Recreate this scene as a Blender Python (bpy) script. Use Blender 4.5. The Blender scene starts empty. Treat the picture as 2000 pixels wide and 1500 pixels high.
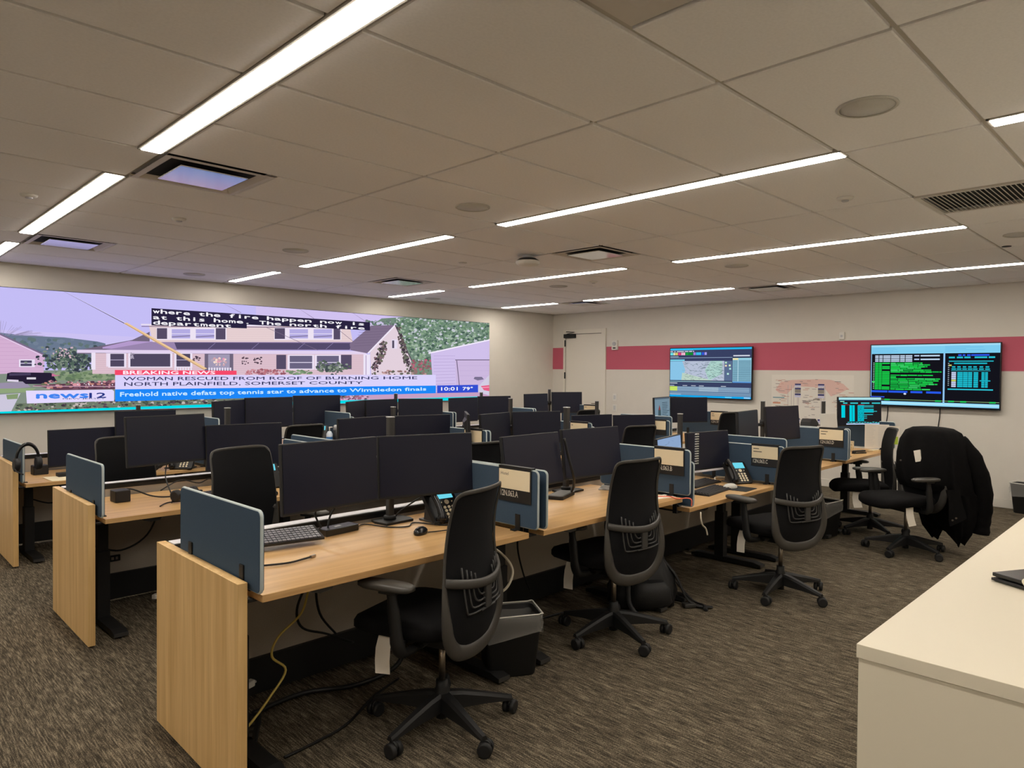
import bpy, bmesh, math, random
from mathutils import Vector, Matrix
random.seed(7)
scene = bpy.context.scene
COL = scene.collection
R = math.radians

# ------------------------------------------------------------------ camera, world, exposure
FPX, YAW, PITCH, ROLL = 1364.218, 0.7935, -0.0172, 0.0085      # focal length in pixels of the 2000 px wide frame
CAM = Vector((0, 0, 1.5556))
_f = Vector((math.cos(PITCH)*math.cos(YAW), math.cos(PITCH)*math.sin(YAW), math.sin(PITCH)))
_r0 = Vector((math.sin(YAW), -math.cos(YAW), 0)); _u0 = _r0.cross(_f)
_r = _r0*math.cos(ROLL)+_u0*math.sin(ROLL); _u = _u0*math.cos(ROLL)-_r0*math.sin(ROLL)
cam = bpy.data.cameras.new('camera'); cam.sensor_width = 36; cam.sensor_fit = 'HORIZONTAL'
cam.lens = 36*FPX/2000; cam.clip_start = 0.05; cam.clip_end = 100
camo = bpy.data.objects.new('camera', cam); COL.objects.link(camo)
camo.matrix_world = Matrix((( _r.x, _u.x, -_f.x, CAM.x), (_r.y, _u.y, -_f.y, CAM.y), (_r.z, _u.z, -_f.z, CAM.z), (0, 0, 0, 1)))
scene.camera = camo
world = bpy.data.worlds.new('world'); scene.world = world; world.use_nodes = True
world.node_tree.nodes['Background'].inputs[0].default_value = (1, .9, .8, 1)
world.node_tree.nodes['Background'].inputs[1].default_value = 0.02
scene.view_settings.view_transform = 'Standard'; scene.view_settings.look = 'None'
scene.view_settings.gamma = 1; scene.view_settings.use_curve_mapping = False
scene.view_settings.exposure = 0.0
LAMP = 36.0            # radiance of the linear ceiling lamps
WALLSCREEN = 1.05       # brightness of the video wall
XW, YW, CZ = 9.935, 8.987, 2.655       # right wall, screen wall, ceiling height

def at(px, py, axis, val):
    """point of the plane axis=val seen at a pixel of the photograph (used to lay out flat screens and posters)"""
    d = _f*FPX + _r*(px-1000) - _u*(py-750)
    return CAM + d*((val-CAM[axis])/d[axis])

# ------------------------------------------------------------------ materials
def lin(c):
    c = c/255
    return c/12.92 if c <= .04045 else ((c+.055)/1.055)**2.4
def rgb(r, g, b): return (lin(r), lin(g), lin(b), 1)
def mat(name, col, rough=.5, metal=0, noise=0, scale=40, bump=0, spec=.5, stretch=None, coat=0):
    m = bpy.data.materials.new(name); m.use_nodes = True
    nt = m.node_tree; p = nt.nodes['Principled BSDF']
    p.inputs['Base Color'].default_value = col; p.inputs['Roughness'].default_value = rough
    p.inputs['Metallic'].default_value = metal; p.inputs['Specular IOR Level'].default_value = spec
    p.inputs['Coat Weight'].default_value = coat
    if noise or bump:
        tc = nt.nodes.new('ShaderNodeTexCoord'); mp = nt.nodes.new('ShaderNodeMapping')
        mp.inputs['Scale'].default_value = stretch or (1, 1, 1)
        n = nt.nodes.new('ShaderNodeTexNoise'); n.inputs['Scale'].default_value = scale; n.inputs['Detail'].default_value = 4
        nt.links.new(tc.outputs['Object'], mp.inputs[0]); nt.links.new(mp.outputs[0], n.inputs['Vector'])
        if noise:
            r = nt.nodes.new('ShaderNodeValToRGB'); e = r.color_ramp.elements
            e[0].position = .3; e[1].position = .7
            e[0].color = tuple(c*(1-noise) for c in col[:3])+(1,); e[1].color = tuple(min(1, c*(1+noise)) for c in col[:3])+(1,)
            nt.links.new(n.outputs['Fac'], r.inputs[0]); nt.links.new(r.outputs[0], p.inputs['Base Color'])
        if bump:
            b = nt.nodes.new('ShaderNodeBump'); b.inputs['Strength'].default_value = bump; b.inputs['Distance'].default_value = .002
            nt.links.new(n.outputs['Fac'], b.inputs['Height']); nt.links.new(b.outputs[0], p.inputs['Normal'])
    return m
def emis(name, col, strength):
    m = bpy.data.materials.new(name); m.use_nodes = True; nt = m.node_tree; nt.nodes.clear()
    o = nt.nodes.new('ShaderNodeOutputMaterial'); e = nt.nodes.new('ShaderNodeEmission')
    e.inputs[0].default_value = col; e.inputs[1].default_value = strength
    nt.links.new(e.outputs[0], o.inputs[0]); return m
def pic_mat(name, strength, emit=True, grain=0):
    """flat picture: colours of the printed or displayed artwork come from the mesh attribute"""
    m = bpy.data.materials.new(name); m.use_nodes = True; nt = m.node_tree
    a = nt.nodes.new('ShaderNodeAttribute'); a.attribute_name = 'Col'
    if emit:
        nt.nodes.remove(nt.nodes['Principled BSDF'])
        e = nt.nodes.new('ShaderNodeEmission'); e.inputs[1].default_value = strength
        nt.links.new(a.outputs['Color'], e.inputs[0]); nt.links.new(e.outputs[0], nt.nodes['Material Output'].inputs[0])
    else:
        p = nt.nodes['Principled BSDF']; p.inputs['Roughness'].default_value = .7
        nt.links.new(a.outputs['Color'], p.inputs['Base Color'])
    return m
def wood(name, axis, dark, light, rough=.42):
    m = bpy.data.materials.new(name); m.use_nodes = True; nt = m.node_tree; p = nt.nodes['Principled BSDF']
    tc = nt.nodes.new('ShaderNodeTexCoord'); mp = nt.nodes.new('ShaderNodeMapping')
    s = [22, 22, 22]; s[axis] = .9; mp.inputs['Scale'].default_value = s
    n = nt.nodes.new('ShaderNodeTexNoise'); n.inputs['Scale'].default_value = 1.0; n.inputs['Detail'].default_value = 3; n.inputs['Distortion'].default_value = .35
    s2 = [160, 160, 160]; s2[axis] = 4
    mp2 = nt.nodes.new('ShaderNodeMapping'); mp2.inputs['Scale'].default_value = s2
    n2 = nt.nodes.new('ShaderNodeTexNoise'); n2.inputs['Scale'].default_value = 1.0; n2.inputs['Detail'].default_value = 2
    mx = nt.nodes.new('ShaderNodeMix'); mx.inputs[0].default_value = .35
    r = nt.nodes.new('ShaderNodeValToRGB'); e = r.color_ramp.elements; e[0].position = .33; e[1].position = .67; e[0].color = dark; e[1].color = light
    L = nt.links.new
    L(tc.outputs['Object'], mp.inputs[0]); L(mp.outputs[0], n.inputs['Vector']); L(tc.outputs['Object'], mp2.inputs[0]); L(mp2.outputs[0], n2.inputs['Vector'])
    L(n.outputs['Fac'], mx.inputs[2]); L(n2.outputs['Fac'], mx.inputs[3]); L(mx.outputs[0], r.inputs[0]); L(r.outputs[0], p.inputs['Base Color'])
    p.inputs['Roughness'].default_value = rough
    return m
def carpet_mat():
    m = bpy.data.materials.new('carpet'); m.use_nodes = True; nt = m.node_tree; p = nt.nodes['Principled BSDF']; L = nt.links.new
    tc = nt.nodes.new('ShaderNodeTexCoord')
    def nz(scale, sc, det=3):
        mp = nt.nodes.new('ShaderNodeMapping'); mp.inputs['Scale'].default_value = sc
        n = nt.nodes.new('ShaderNodeTexNoise'); n.inputs['Scale'].default_value = scale; n.inputs['Detail'].default_value = det
        L(tc.outputs['Object'], mp.inputs[0]); L(mp.outputs[0], n.inputs['Vector']); return n
    a = nz(1, (170, 13, 1), 2); b = nz(1, (40, 4, 1), 2); c = nz(1, (420, 130, 1), 1)
    m1 = nt.nodes.new('ShaderNodeMix'); m1.inputs[0].default_value = .30; L(a.outputs['Fac'], m1.inputs[2]); L(b.outputs['Fac'], m1.inputs[3])
    m2 = nt.nodes.new('ShaderNodeMix'); m2.inputs[0].default_value = .38; L(m1.outputs[0], m2.inputs[2]); L(c.outputs['Fac'], m2.inputs[3])
    r = nt.nodes.new('ShaderNodeValToRGB'); e = r.color_ramp.elements
    e[0].position = .37; e[0].color = rgb(40, 36, 29); e[1].position = .63; e[1].color = rgb(150, 138, 117)
    k = e.new(.5); k.color = rgb(84, 76, 64)
    L(m2.outputs[0], r.inputs[0]); L(r.outputs[0], p.inputs['Base Color']); p.inputs['Roughness'].default_value = .95; p.inputs['Specular IOR Level'].default_value = .1
    bp = nt.nodes.new('ShaderNodeBump'); bp.inputs['Strength'].default_value = .5; bp.inputs['Distance'].default_value = .004
    L(m2.outputs[0], bp.inputs['Height']); L(bp.outputs[0], p.inputs['Normal'])
    return m
def film_mat():
    m = bpy.data.materials.new('clear_plastic_film'); m.use_nodes = True; nt = m.node_tree; p = nt.nodes['Principled BSDF']
    p.inputs['Base Color'].default_value = (.85, .83, .78, 1); p.inputs['Roughness'].default_value = .18; p.inputs['Alpha'].default_value = .17; p.inputs['Specular IOR Level'].default_value = .9
    return m
M = dict(
    wood_v=wood('oak_laminate_upright', 2, rgb(208, 166, 104), rgb(238, 201, 142)),
    wood_h=wood('oak_laminate_worktop', 0, rgb(196, 152, 98), rgb(224, 184, 128), .33),
    wall=mat('wall_paint', rgb(220, 214, 204), .8, noise=.015, scale=6),
    stripe=mat('pink_paint', rgb(196, 92, 112), .75),
    ceil=mat('ceiling_tile', rgb(248, 247, 247), .95, noise=.03, scale=90, bump=.15),
    tee=mat('shade_darkened_grid_metal', rgb(188, 182, 172), .6),  # bar colour darkened to stand for shade in the tile grooves
    carpet=carpet_mat(),
    black=mat('black_plastic', rgb(26, 26, 28), .5), blackg=mat('black_gloss', rgb(18, 18, 20), .25),
    blackm=mat('black_powder_coat', rgb(20, 20, 21), .55, noise=.1, scale=120),
    dgrey=mat('dark_grey_plastic', rgb(58, 56, 54), .45), grey=mat('grey_plastic', rgb(96, 95, 94), .5),
    lgrey=mat('light_grey', rgb(190, 190, 192), .5), steel=mat('brushed_steel', rgb(170, 160, 148), .3, 1),
    white=mat('white_laminate', rgb(226, 217, 196), .45), wplastic=mat('white_plastic', rgb(225, 222, 214), .45),
    rail=mat('white_rail', rgb(225, 222, 228), .4),
    felt=mat('blue_grey_felt', rgb(56, 77, 98), .9, noise=.08, scale=300, bump=.2),
    trim=mat('pale_edge_trim', rgb(186, 196, 196), .5),
    fabric=mat('spine_fabric', rgb(186, 176, 162), .9, noise=.1, scale=250, bump=.2),
    screen=mat('dark_screen', rgb(27, 29, 45), .36, noise=.06, scale=3, spec=.36),
    seat=mat('black_seat_fabric', rgb(15, 14, 15), .95, spec=.2, noise=.2, scale=300, bump=.3),
    mesh=mat('black_back_mesh', rgb(14, 14, 17), .85, spec=.25, noise=.3, scale=600, bump=.3),
    frame=mat('chair_frame', rgb(64, 61, 57), .42), pad=mat('arm_pad_grey', rgb(66, 63, 58), .38), rib=mat('lumbar_grey', rgb(56, 55, 54), .45),
    paper=mat('paper', rgb(242, 234, 220), .8), card=mat('cream_card', rgb(236, 222, 190), .7),
    ink=mat('dark_ink', rgb(70, 62, 54), .8), letter=mat('white_lettering', rgb(240, 236, 225), .5),
    coat=mat('black_coat_cloth', rgb(13, 12, 13), .95, spec=.15, noise=.25, scale=30, bump=.4),
    cable=mat('black_cable', rgb(16, 16, 17), .5), wcable=mat('white_cable', rgb(225, 215, 195), .5), ycable=mat('yellow_cable', rgb(225, 200, 105), .5),
    orange=mat('orange_lanyard', rgb(240, 120, 95), .6), film=film_mat(), bag=mat('black_nylon', rgb(17, 17, 19), .6, noise=.3, scale=60, bump=.4),
    lcd=emis('phone_display', rgb(110, 215, 235), 1.0), palekey=mat('pale_keycaps', rgb(132, 131, 140), .35), key=mat('phone_keys', rgb(226, 214, 186), .5), keycap=mat('keycaps', rgb(52, 50, 54), .4),
    lamp=emis('lamp_diffuser', (1, .925, .82, 1), LAMP), dark=mat('shadow_gap_black', rgb(8, 8, 8), .9),
    mirror=mat('bright_diffuser_metal', rgb(200, 200, 205), .12, .85), vent=mat('vent_enamel', rgb(212, 206, 198), .5), speaker=mat('speaker_grille', rgb(205, 203, 196), .7, noise=.12, scale=700),
    green=mat('green_note', rgb(190, 215, 70), .7), magazine=mat('printed_magazine', rgb(150, 145, 140), .4, noise=.6, scale=30), blue=mat('blue_plastic', rgb(60, 120, 190), .4),
    clear=mat('clear_bottle', rgb(205, 215, 228), .2), ceramic=mat('patterned_mug', rgb(196, 176, 138), .35, noise=.4, scale=60), wrubber=mat('caster_rubber', rgb(20, 20, 21), .6),
    door=mat('door_paint', rgb(228, 222, 210), .6), foam=mat('blue_lid', rgb(96, 110, 140), .5), peach=mat('peach_plastic', rgb(232, 190, 150), .5),
)

# ------------------------------------------------------------------ mesh helpers
class MB:
    def __init__(s): s.bm = bmesh.new()
    def _faces(s, vs, fs, smooth=False):
        v = [s.bm.verts.new(p) for p in vs]
        for f in fs:
            try:
                q = s.bm.faces.new([v[i] for i in f]); q.smooth = smooth
            except ValueError: pass
        return v
    def box(s, x0, x1, y0, y1, z0, z1, bev=0, rot=None, seg=2):
        c = Vector(((x0+x1)/2, (y0+y1)/2, (z0+z1)/2)); h = Vector((abs(x1-x0)/2, abs(y1-y0)/2, abs(z1-z0)/2))
        t = bmesh.new(); bmesh.ops.create_cube(t, size=2)
        for v in t.verts: v.co = Vector((v.co.x*h.x, v.co.y*h.y, v.co.z*h.z))
        if bev: bmesh.ops.bevel(t, geom=t.edges[:], offset=min(bev, min(h)*.95), segments=seg, affect='EDGES', profile=.5)
        t.verts.ensure_lookup_table()
        vs = [(rot @ v.co if rot else v.co)+c for v in t.verts]
        s._faces(vs, [[v.index for v in f.verts] for f in t.faces]); t.free(); return s
    def loft(s, rings, cap=True, smooth=True, closed=True):
        n = len(rings[0]); vs = [p for r in rings for p in r]; fs = []
        for i in range(len(rings)-1):
            for j in range(n if closed else n-1):
                k = (j+1) % n; fs.append((i*n+j, i*n+k, (i+1)*n+k, (i+1)*n+j))
        v = s._faces(vs, fs, smooth)
        if cap and closed:
            for idx in (list(range(n))[::-1], [(len(rings)-1)*n+j for j in range(n)]):
                try: s.bm.faces.new([v[i] for i in idx])
                except ValueError: pass
        return s
    def cyl(s, p0, p1, r0, r1=None, n=16, cap=True):
        return s.tube([p0, p1], [r0, r0 if r1 is None else r1], n, cap=cap)
    def tube(s, pts, r, n=8, closed=False, flat=1, up=None, cap=True):
        P = [Vector(p) for p in pts]; m = len(P); rad = r if isinstance(r, (list, tuple)) else [r]*m
        rings = []; prev = None
        for i in range(m):
            a = P[(i-1) % m] if (i > 0 or closed) else P[i]; b = P[(i+1) % m] if (i < m-1 or closed) else P[i]
            t = (b-a).normalized() if (b-a).length > 1e-9 else Vector((0, 0, 1))
            if up is not None: x = Vector(up)
            elif prev is not None: x = prev
            else: x = Vector((0, 0, 1)) if abs(t.z) < .9 else Vector((1, 0, 0))
            x = x-t*x.dot(t)
            if x.length < 1e-6: x = t.orthogonal()
            x.normalize(); prev = x; y = t.cross(x)
            rings.append([P[i]+x*(math.cos(2*math.pi*k/n)*rad[i]*flat)+y*(math.sin(2*math.pi*k/n)*rad[i]) for k in range(n)])
        if closed: rings.append(rings[0])
        return s.loft(rings, cap=cap and not closed)
    def lathe(s, prof, c=(0, 0, 0), n=24, axis=2, cap=True):
        rings = []
        for r, h in prof:
            ring = []
            for k in range(n):
                a = 2*math.pi*k/n; p = [math.cos(a)*r, math.sin(a)*r, h]
                if axis == 0: p = [p[2], p[0], p[1]]
                if axis == 1: p = [p[1], p[2], p[0]]
                ring.append(Vector(p)+Vector(c))
            rings.append(ring)
        return s.loft(rings, cap=cap)
    def prism(s, outline, d0, d1, plane='xz'):
        """outline (u,v) extruded between depths d0 and d1"""
        def P(u, v, d): return {'xz': (u, d, v), 'yz': (d, u, v), 'xy': (u, v, d)}[plane]
        n = len(outline); vs = [P(u, v, d0) for u, v in outline]+[P(u, v, d1) for u, v in outline]
        s._faces(vs, [tuple(range(n))[::-1], tuple(range(n, 2*n))]+[(i, (i+1) % n, n+(i+1) % n, n+i) for i in range(n)]); return s
    def grid(s, rows, smooth=True):
        n = len(rows[0]); s._faces([p for r in rows for p in r], [(i*n+j, i*n+j+1, (i+1)*n+j+1, (i+1)*n+j) for i in range(len(rows)-1) for j in range(n-1)], smooth); return s
    def build(s, name, m, parent=None, loc=None, fix=True):
        if fix: bmesh.ops.recalc_face_normals(s.bm, faces=s.bm.faces[:])
        me = bpy.data.meshes.new(name); s.bm.to_mesh(me); s.bm.free()
        me.materials.append(M[m] if isinstance(m, str) else m)
        o = bpy.data.objects.new(name, me); COL.objects.link(o)
        if parent: o.parent = parent
        if loc: o.location = loc
        return o
def rrect(x0, x1, y0, y1, r, n=5, corners=(1, 1, 1, 1)):
    o = []
    for (cx, cy, a, on) in ((x1-r, y0+r, -90, corners[0]), (x1-r, y1-r, 0, corners[1]), (x0+r, y1-r, 90, corners[2]), (x0+r, y0+r, 180, corners[3])):
        if not on: o.append((x1 if a in (-90, 0) else x0, y1 if a in (0, 90) else y0)); continue
        for i in range(n+1): t = R(a+90*i/n); o.append((cx+r*math.cos(t), cy+r*math.sin(t)))
    return o
def smooth_path(pts, n=6, closed=False):
    P = [Vector(p) for p in pts]; m = len(P); out = []
    for i in range(m if closed else m-1):
        a, b, c, d = (P[(i-1) % m] if closed or i else P[0]), P[i], P[(i+1) % m], (P[(i+2) % m] if closed or i+2 < m else P[-1])
        for k in range(n):
            t = k/n; out.append(.5*((2*b)+(c-a)*t+(2*a-5*b+4*c-d)*t*t+(3*b-a-3*c+d)*t**3))
    if not closed: out.append(P[-1])
    return out
def tag(o, label=None, cat=None, group=None, kind=None):
    if label: o['label'] = label
    if cat: o['category'] = cat
    if group: o['group'] = group
    if kind: o['kind'] = kind
    return o
def thing(name, label, cat, loc=(0, 0, 0), rz=0, group=None, rx=0):
    o = bpy.data.objects.new(name, None); o.empty_display_size = .1; COL.objects.link(o)
    o.location = loc; o.rotation_euler = (rx, 0, rz); return tag(o, label, cat, group)
def copy_tree(o, parent=None):
    c = o.copy(); COL.objects.link(c)
    if parent: c.parent = parent
    for ch in list(o.children): copy_tree(ch, c)
    return c
_tc = {}
def text_geo(txt, bold=0):
    bold = 0
    if (txt, bold) not in _tc:
        cu = bpy.data.curves.new('lettering', 'FONT'); cu.body = txt; cu.size = 1; cu.resolution_u = 2; cu.offset = bold
        o = bpy.data.objects.new('lettering', cu); COL.objects.link(o); bpy.context.view_layer.update()
        me = o.to_mesh(); vs = [(v.co.x, v.co.y) for v in me.vertices]; fs = [tuple(p.vertices) for p in me.polygons]
        o.to_mesh_clear(); bpy.data.objects.remove(o); bpy.data.curves.remove(cu)
        _tc[(txt, bold)] = (vs, fs)
    return _tc[(txt, bold)]
class Pic:
    """a flat printed or displayed picture: coloured polygons stacked by hairline layers on one plane"""
    def __init__(s, normal, mapping): s.bm = bmesh.new(); s.lay = s.bm.loops.layers.float_color.new('Col'); s.n = Vector(normal); s.map = mapping; s.k = 0
    def poly(s, pts, col, lift=True):
        if lift: s.k += 1
        vs = [s.bm.verts.new(s.map(*p)+s.n*(s.k*s.step)) for p in pts]
        try: f = s.bm.faces.new(vs)
        except ValueError: return
        for l in f.loops: l[s.lay] = rgb(*col)
    step = .00003
    def rect(s, x0, y0, x1, y1, col, lift=True): s.poly([(x0, y0), (x1, y0), (x1, y1), (x0, y1)], col, lift)
    def line(s, a, b, w, col):
        dx, dy = b[0]-a[0], b[1]-a[1]; l = math.hypot(dx, dy); nx, ny = -dy/l*w/2, dx/l*w/2
        s.poly([(a[0]+nx, a[1]+ny), (b[0]+nx, b[1]+ny), (b[0]-nx, b[1]-ny), (a[0]-nx, a[1]-ny)], col)
    def text(s, txt, quad, col, bold=0, mono=False):
        """lettering fitted to a quad (top-left, top-right, bottom-right, bottom-left)"""
        s.k += 1; tl, tr, br, bl = [Vector(q) for q in quad]; items = []
        if mono:
            n = len(txt)
            for i, ch in enumerate(txt):
                if ch == ' ': continue
                vs, fs = text_geo(ch, bold); w = max(v[0] for v in vs)-min(v[0] for v in vs); m0 = min(v[0] for v in vs)
                sx = .82/max(w, .38)
                items.append(([((i+.5+(v[0]-m0-w/2)*sx)/n, v[1]) for v in vs], fs))
            y0, y1 = -.22, .78
        else:
            vs, fs = text_geo(txt, bold); x0 = min(v[0] for v in vs); x1 = max(v[0] for v in vs); y0 = min(v[1] for v in vs); y1 = max(v[1] for v in vs)
            items.append(([((v[0]-x0)/(x1-x0), v[1]) for v in vs], fs))
        b = bold*.8
        items = [([(u+du, y+dy) for u, y in vs], fs) for vs, fs in items for du, dy in (((0, 0),) if not b else ((-b*.5/max(1, len(txt))*1.6, 0), (b*.5/max(1, len(txt))*1.6, 0), (0, b*.6), (0, -b*.6)))]
        for vs, fs in items:
            V = []
            for u, y in vs:
                t = (y-y0)/(y1-y0); p = (bl*(1-u)+br*u)*(1-t)+(tl*(1-u)+tr*u)*t
                V.append(s.bm.verts.new(s.map(p.x, p.y)+s.n*(s.k*s.step)))
            for f in fs:
                try: q = s.bm.faces.new([V[i] for i in f])
                except ValueError: continue
                for l in q.loops: l[s.lay] = rgb(*col)
    def blobs(s, n, area, r0, r1, cols, asp=1):
        for _ in range(n):
            x, y = area(); r = random.uniform(r0, r1); a0 = random.random()*6; m = 6
            s.poly([(x+r*asp*math.cos(a0+6.283*i/m)*random.uniform(.6, 1.2), y+r*math.sin(a0+6.283*i/m)*random.uniform(.6, 1.2)) for i in range(m)], random.choice(cols), False)
            s.k += .02
    def build(s, name, m, parent=None, inv=None):
        s.bm.normal_update()
        for f in s.bm.faces:
            if f.normal.dot(s.n) < 0: f.normal_flip()
        me = bpy.data.meshes.new(name); s.bm.to_mesh(me); s.bm.free(); me.materials.append(m)
        o = bpy.data.objects.new(name, me); COL.objects.link(o)
        if parent: o.parent = parent
        return o
ORD = ['first', 'second', 'third', 'fourth', 'fifth']
ROW = ['front row', 'middle row', 'back row']
ROWY = [0, 1.96, 4.12]
SK = .021                              # the rows stand a touch askew to the room
def RP(row, x, y, z=0): return Vector((x, y+ROWY[row]+SK*(x-1.1), z))
ST = [(1.11, 2.51), (2.62, 3.98), (4.07, 5.43), (5.52, 6.88), (6.97, 8.33)]
DH = [[.75, .745, .665, .725, .73], [.715, .745, .74, .70, .745], [.65, .79, .745, .745, .745]]

# ------------------------------------------------------------------ room shell
XL, YB = -2.6, -3.0
def struct(name, mb, m): return tag(mb.build(name, m), kind='structure')
struct('floor', MB().box(XL-.1, XW+.1, YB-.1, YW+.1, -.1, 0), 'carpet')
struct('wall_back', MB().box(XL-.1, XW+.1, YW, YW+.1, 0, CZ+.15), 'wall')
struct('wall_left', MB().box(XL-.1, XL, YB, YW, 0, CZ+.15), 'wall')
struct('wall_front', MB().box(XL-.1, XW+.1, YB-.1, YB, 0, CZ+.15), 'wall')
wr = struct('wall_right', MB().box(XW, XW+.1, YB, YW, 0, CZ+.15), 'wall')
# painted pink stripe along the right wall, broken by the door
MB().box(XW-.002, XW, YB, 7.705, 1.615, 2.02).build('stripe', 'stripe', wr)
MB().box(XW-.002, XW, 8.70, YW, 1.615, 2.02).build('stripe', 'stripe', wr)
struct('baseboard_right', MB().box(XW-.014, XW-.001, YB, 7.69, 0, .105, .004), 'wall')
struct('baseboard_back', MB().box(XL, XW-.02, YW-.014, YW-.001, 0, .105, .004), 'wall')
# ceiling: 2 ft x 4 ft tiles hanging in a recessed grid
GX0, GDX, GY0, GDY = 1.24, 1.187, 1.968, .6096
LAMPX = {-2: (-1.245, -1.15), 0: (1.13, 1.222), 2: (3.57, 3.66), 4: (5.93, 6.02), 6: (8.23, 8.335)}   # grid column -> lamp strip left and right; first column unseen, added to brighten end panels
SEG = [(-1.10, .72), (1.345, 3.80), (4.41, 6.84), (7.44, 8.64)]
def gx(k): return GX0+GDX*k if k < 3 else (GX0+GDX*k-(k-3)*.008)
VENTS = [(0, 3.80), (3, 3.80), (0, 6.84), (3, 6.84), (6, 3.80), (6, 6.84)]
cb = MB(); cb.box(XL, XW, YB, YW-.05, CZ+.026, CZ+.10)
def tile(x0, x1, y0, y1):
    if x1-x0 < .03 or y1-y0 < .03: return
    z0, z1, i = CZ+.027, CZ, .005
    cb.loft([[(x0, y0, z0), (x1, y0, z0), (x1, y1, z0), (x0, y1, z0)], [(x0, y0, CZ+.0035), (x1, y0, CZ+.0035), (x1, y1, CZ+.0035), (x0, y1, CZ+.0035)], [(x0+i, y0+i, z1), (x1-i, y0+i, z1), (x1-i, y1-i, z1), (x0+i, y1-i, z1)]], smooth=False)
G = .011
for j in range(-8, 12):
    y0 = GY0+GDY*j; y1 = min(y0+GDY, YW-.05)
    if y0 < YB or y1-y0 < .05: continue
    ym = (y0+y1)/2
    for k in range(-3, 8):
        x0 = max(gx(k), XL); x1 = min(gx(k+1), XW)
        if x1-x0 < .05: continue
        a, b = x0+G, x1-G
        lampcol = (k+1) in LAMPX and any(s0 < ym < s1 for s0, s1 in SEG)
        if lampcol: b = LAMPX[k+1][0]-.016
        if k in LAMPX and any(s0 < ym < s1 for s0, s1 in SEG): a = max(a, LAMPX[k][1]+.018)
        for vk, vy in VENTS:
            if vk == k and abs(vy-y0) < .1: a = x0+.61
        if k == 3 and abs(y0-(GY0-2*GDY)) < .1: a = x0+.615
        if k == 0 and abs(y0-(GY0-2*GDY)) < .1: a = x0+.615
        tile(a, b, y0+G, y1-G)
ceiling = struct('ceiling', cb, 'ceil')
gb = MB()
for k in range(-3, 8): gb.box(gx(k)-.012, gx(k)+.012, YB, YW-.05, CZ+.016, CZ+.024)
for j in range(-8, 12): gb.box(XL, XW, GY0+GDY*j-.012, GY0+GDY*j+.012, CZ+.015, CZ+.0235)
gb.build('suspension_grid', 'tee', ceiling)
struct('shade_strip_1', MB().box(XL, XW, YW-.05, YW-.002, CZ+.02, CZ+.06), 'dark')  # black strip painting the shade of the recess at the screen wall

# door in the right wall
d1 = MB(); d1.box(XW-.012, XW, 7.808, 8.647, .012, 2.262, .002)
door = struct('door_1', d1, 'door')
fr = MB(); fr.box(XW-.03, XW, 7.705, 7.80, 0, 2.35, .003); fr.box(XW-.03, XW, 8.655, 8.70, 0, 2.35, .003); fr.box(XW-.03, XW, 7.80, 8.655, 2.27, 2.35, .003)
fr.build('door_frame', 'door', door)
MB().box(XW-.0045, XW-.0005, 7.80, 8.655, .002, 2.27).build('door_gap_shade', 'dark', door)  # black sheet behind the leaf, colours in the shade of its gap
for z in (2.10, 1.50, .4): MB().box(XW-.036, XW-.028, 8.64, 8.67, z-.06, z+.06, .002).build('hinge', 'blackm', door)
dc = MB(); dc.box(XW-.075, XW-.012, 8.40, 8.66, 2.195, 2.27, .006); dc.tube([(XW-.05, 8.60, 2.27), (XW-.06, 8.40, 2.30), (XW-.04, 8.62, 2.315)], .008, 6)
dc.build('door_closer', 'blackm', door)
hd = MB(); hd.cyl((XW-.012, 7.87, 1.0), (XW-.06, 7.87, 1.0), .012); hd.tube([(XW-.055, 7.87, 1.0), (XW-.055, 7.99, 1.0)], .01, 8); hd.build('door_handle', 'steel', door)

# ------------------------------------------------------------------ ceiling fixtures
lampname = {-2: 'added unseen', 0: 'leftmost', 2: 'second', 4: 'third', 6: 'rightmost'}
for k, (lx0, lx1) in LAMPX.items():
    for si, (s0, s1) in enumerate(SEG):
        ym = (s0+s1)/2
        t = thing('linear_ceiling_light', f"glowing linear ceiling light, {['nearest overhead', 'second away', 'third away', 'shortest, by the screen wall'][si]}, in the {lampname[k]} line of lights", 'ceiling light', ((lx0+lx1)/2, ym, CZ), 0, 'linear lights in the ceiling')
        hw, hl = (lx1-lx0)/2, (s1-s0)/2
        MB().box(-hw, hw, -hl, hl, -.0085, .006, .003).build('diffuser', 'lamp', t)
        h = MB()
        for sg in (-1, 1): h.box(sg*(hw+.002), sg*(hw+.012), -hl-.01, hl+.01, -.005, .0255)
        for sg in (-1, 1): h.box(-hw-.012, hw+.012, sg*(hl+.001), sg*(hl+.012), -.005, .0255)
        h.build('housing', 'tee', t)
vl = ['square white air diffuser nearest the left ceiling light line', 'square white air diffuser by the round dome device mid ceiling', 'small looking air diffuser at the far left near the video wall', 'square air diffuser over the back row before the video wall', 'square air diffuser over the right side of the middle row', 'far right square air diffuser near the corner with the door']
for (k, vy), lab in zip(VENTS, vl):
    x0 = gx(k)+.012
    t = thing('air_diffuser', lab, 'ceiling vent', (x0+.295, vy+.305, CZ), 0, 'square ceiling air diffusers')
    f = MB(); o, i = .293, .262
    for a in range(4):
        rot = Matrix.Rotation(R(90*a), 3, 'Z')
        f._faces([rot @ Vector(p) for p in ((-o, -o, -.002), (o, -o, -.002), (i, -i, -.004), (-i, -i, -.004))], [(0, 1, 2, 3)])
        f._faces([rot @ Vector(p) for p in ((-i, -i, -.004), (i, -i, -.004), (i-.03, -i+.03, .018), (-i+.03, -i+.03, .018))], [(0, 1, 2, 3)])
    f.build('frame', 'vent', t)
    MB().box(-.262, .262, -.262, .262, .0185, .0245).build('throat_shade', 'dark', t)  # black sheet standing in for the shade inside the duct
    MB().box(-.185, .185, -.185, .185, -.012, -.004, .004).build('plate', 'mirror', t)
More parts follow.
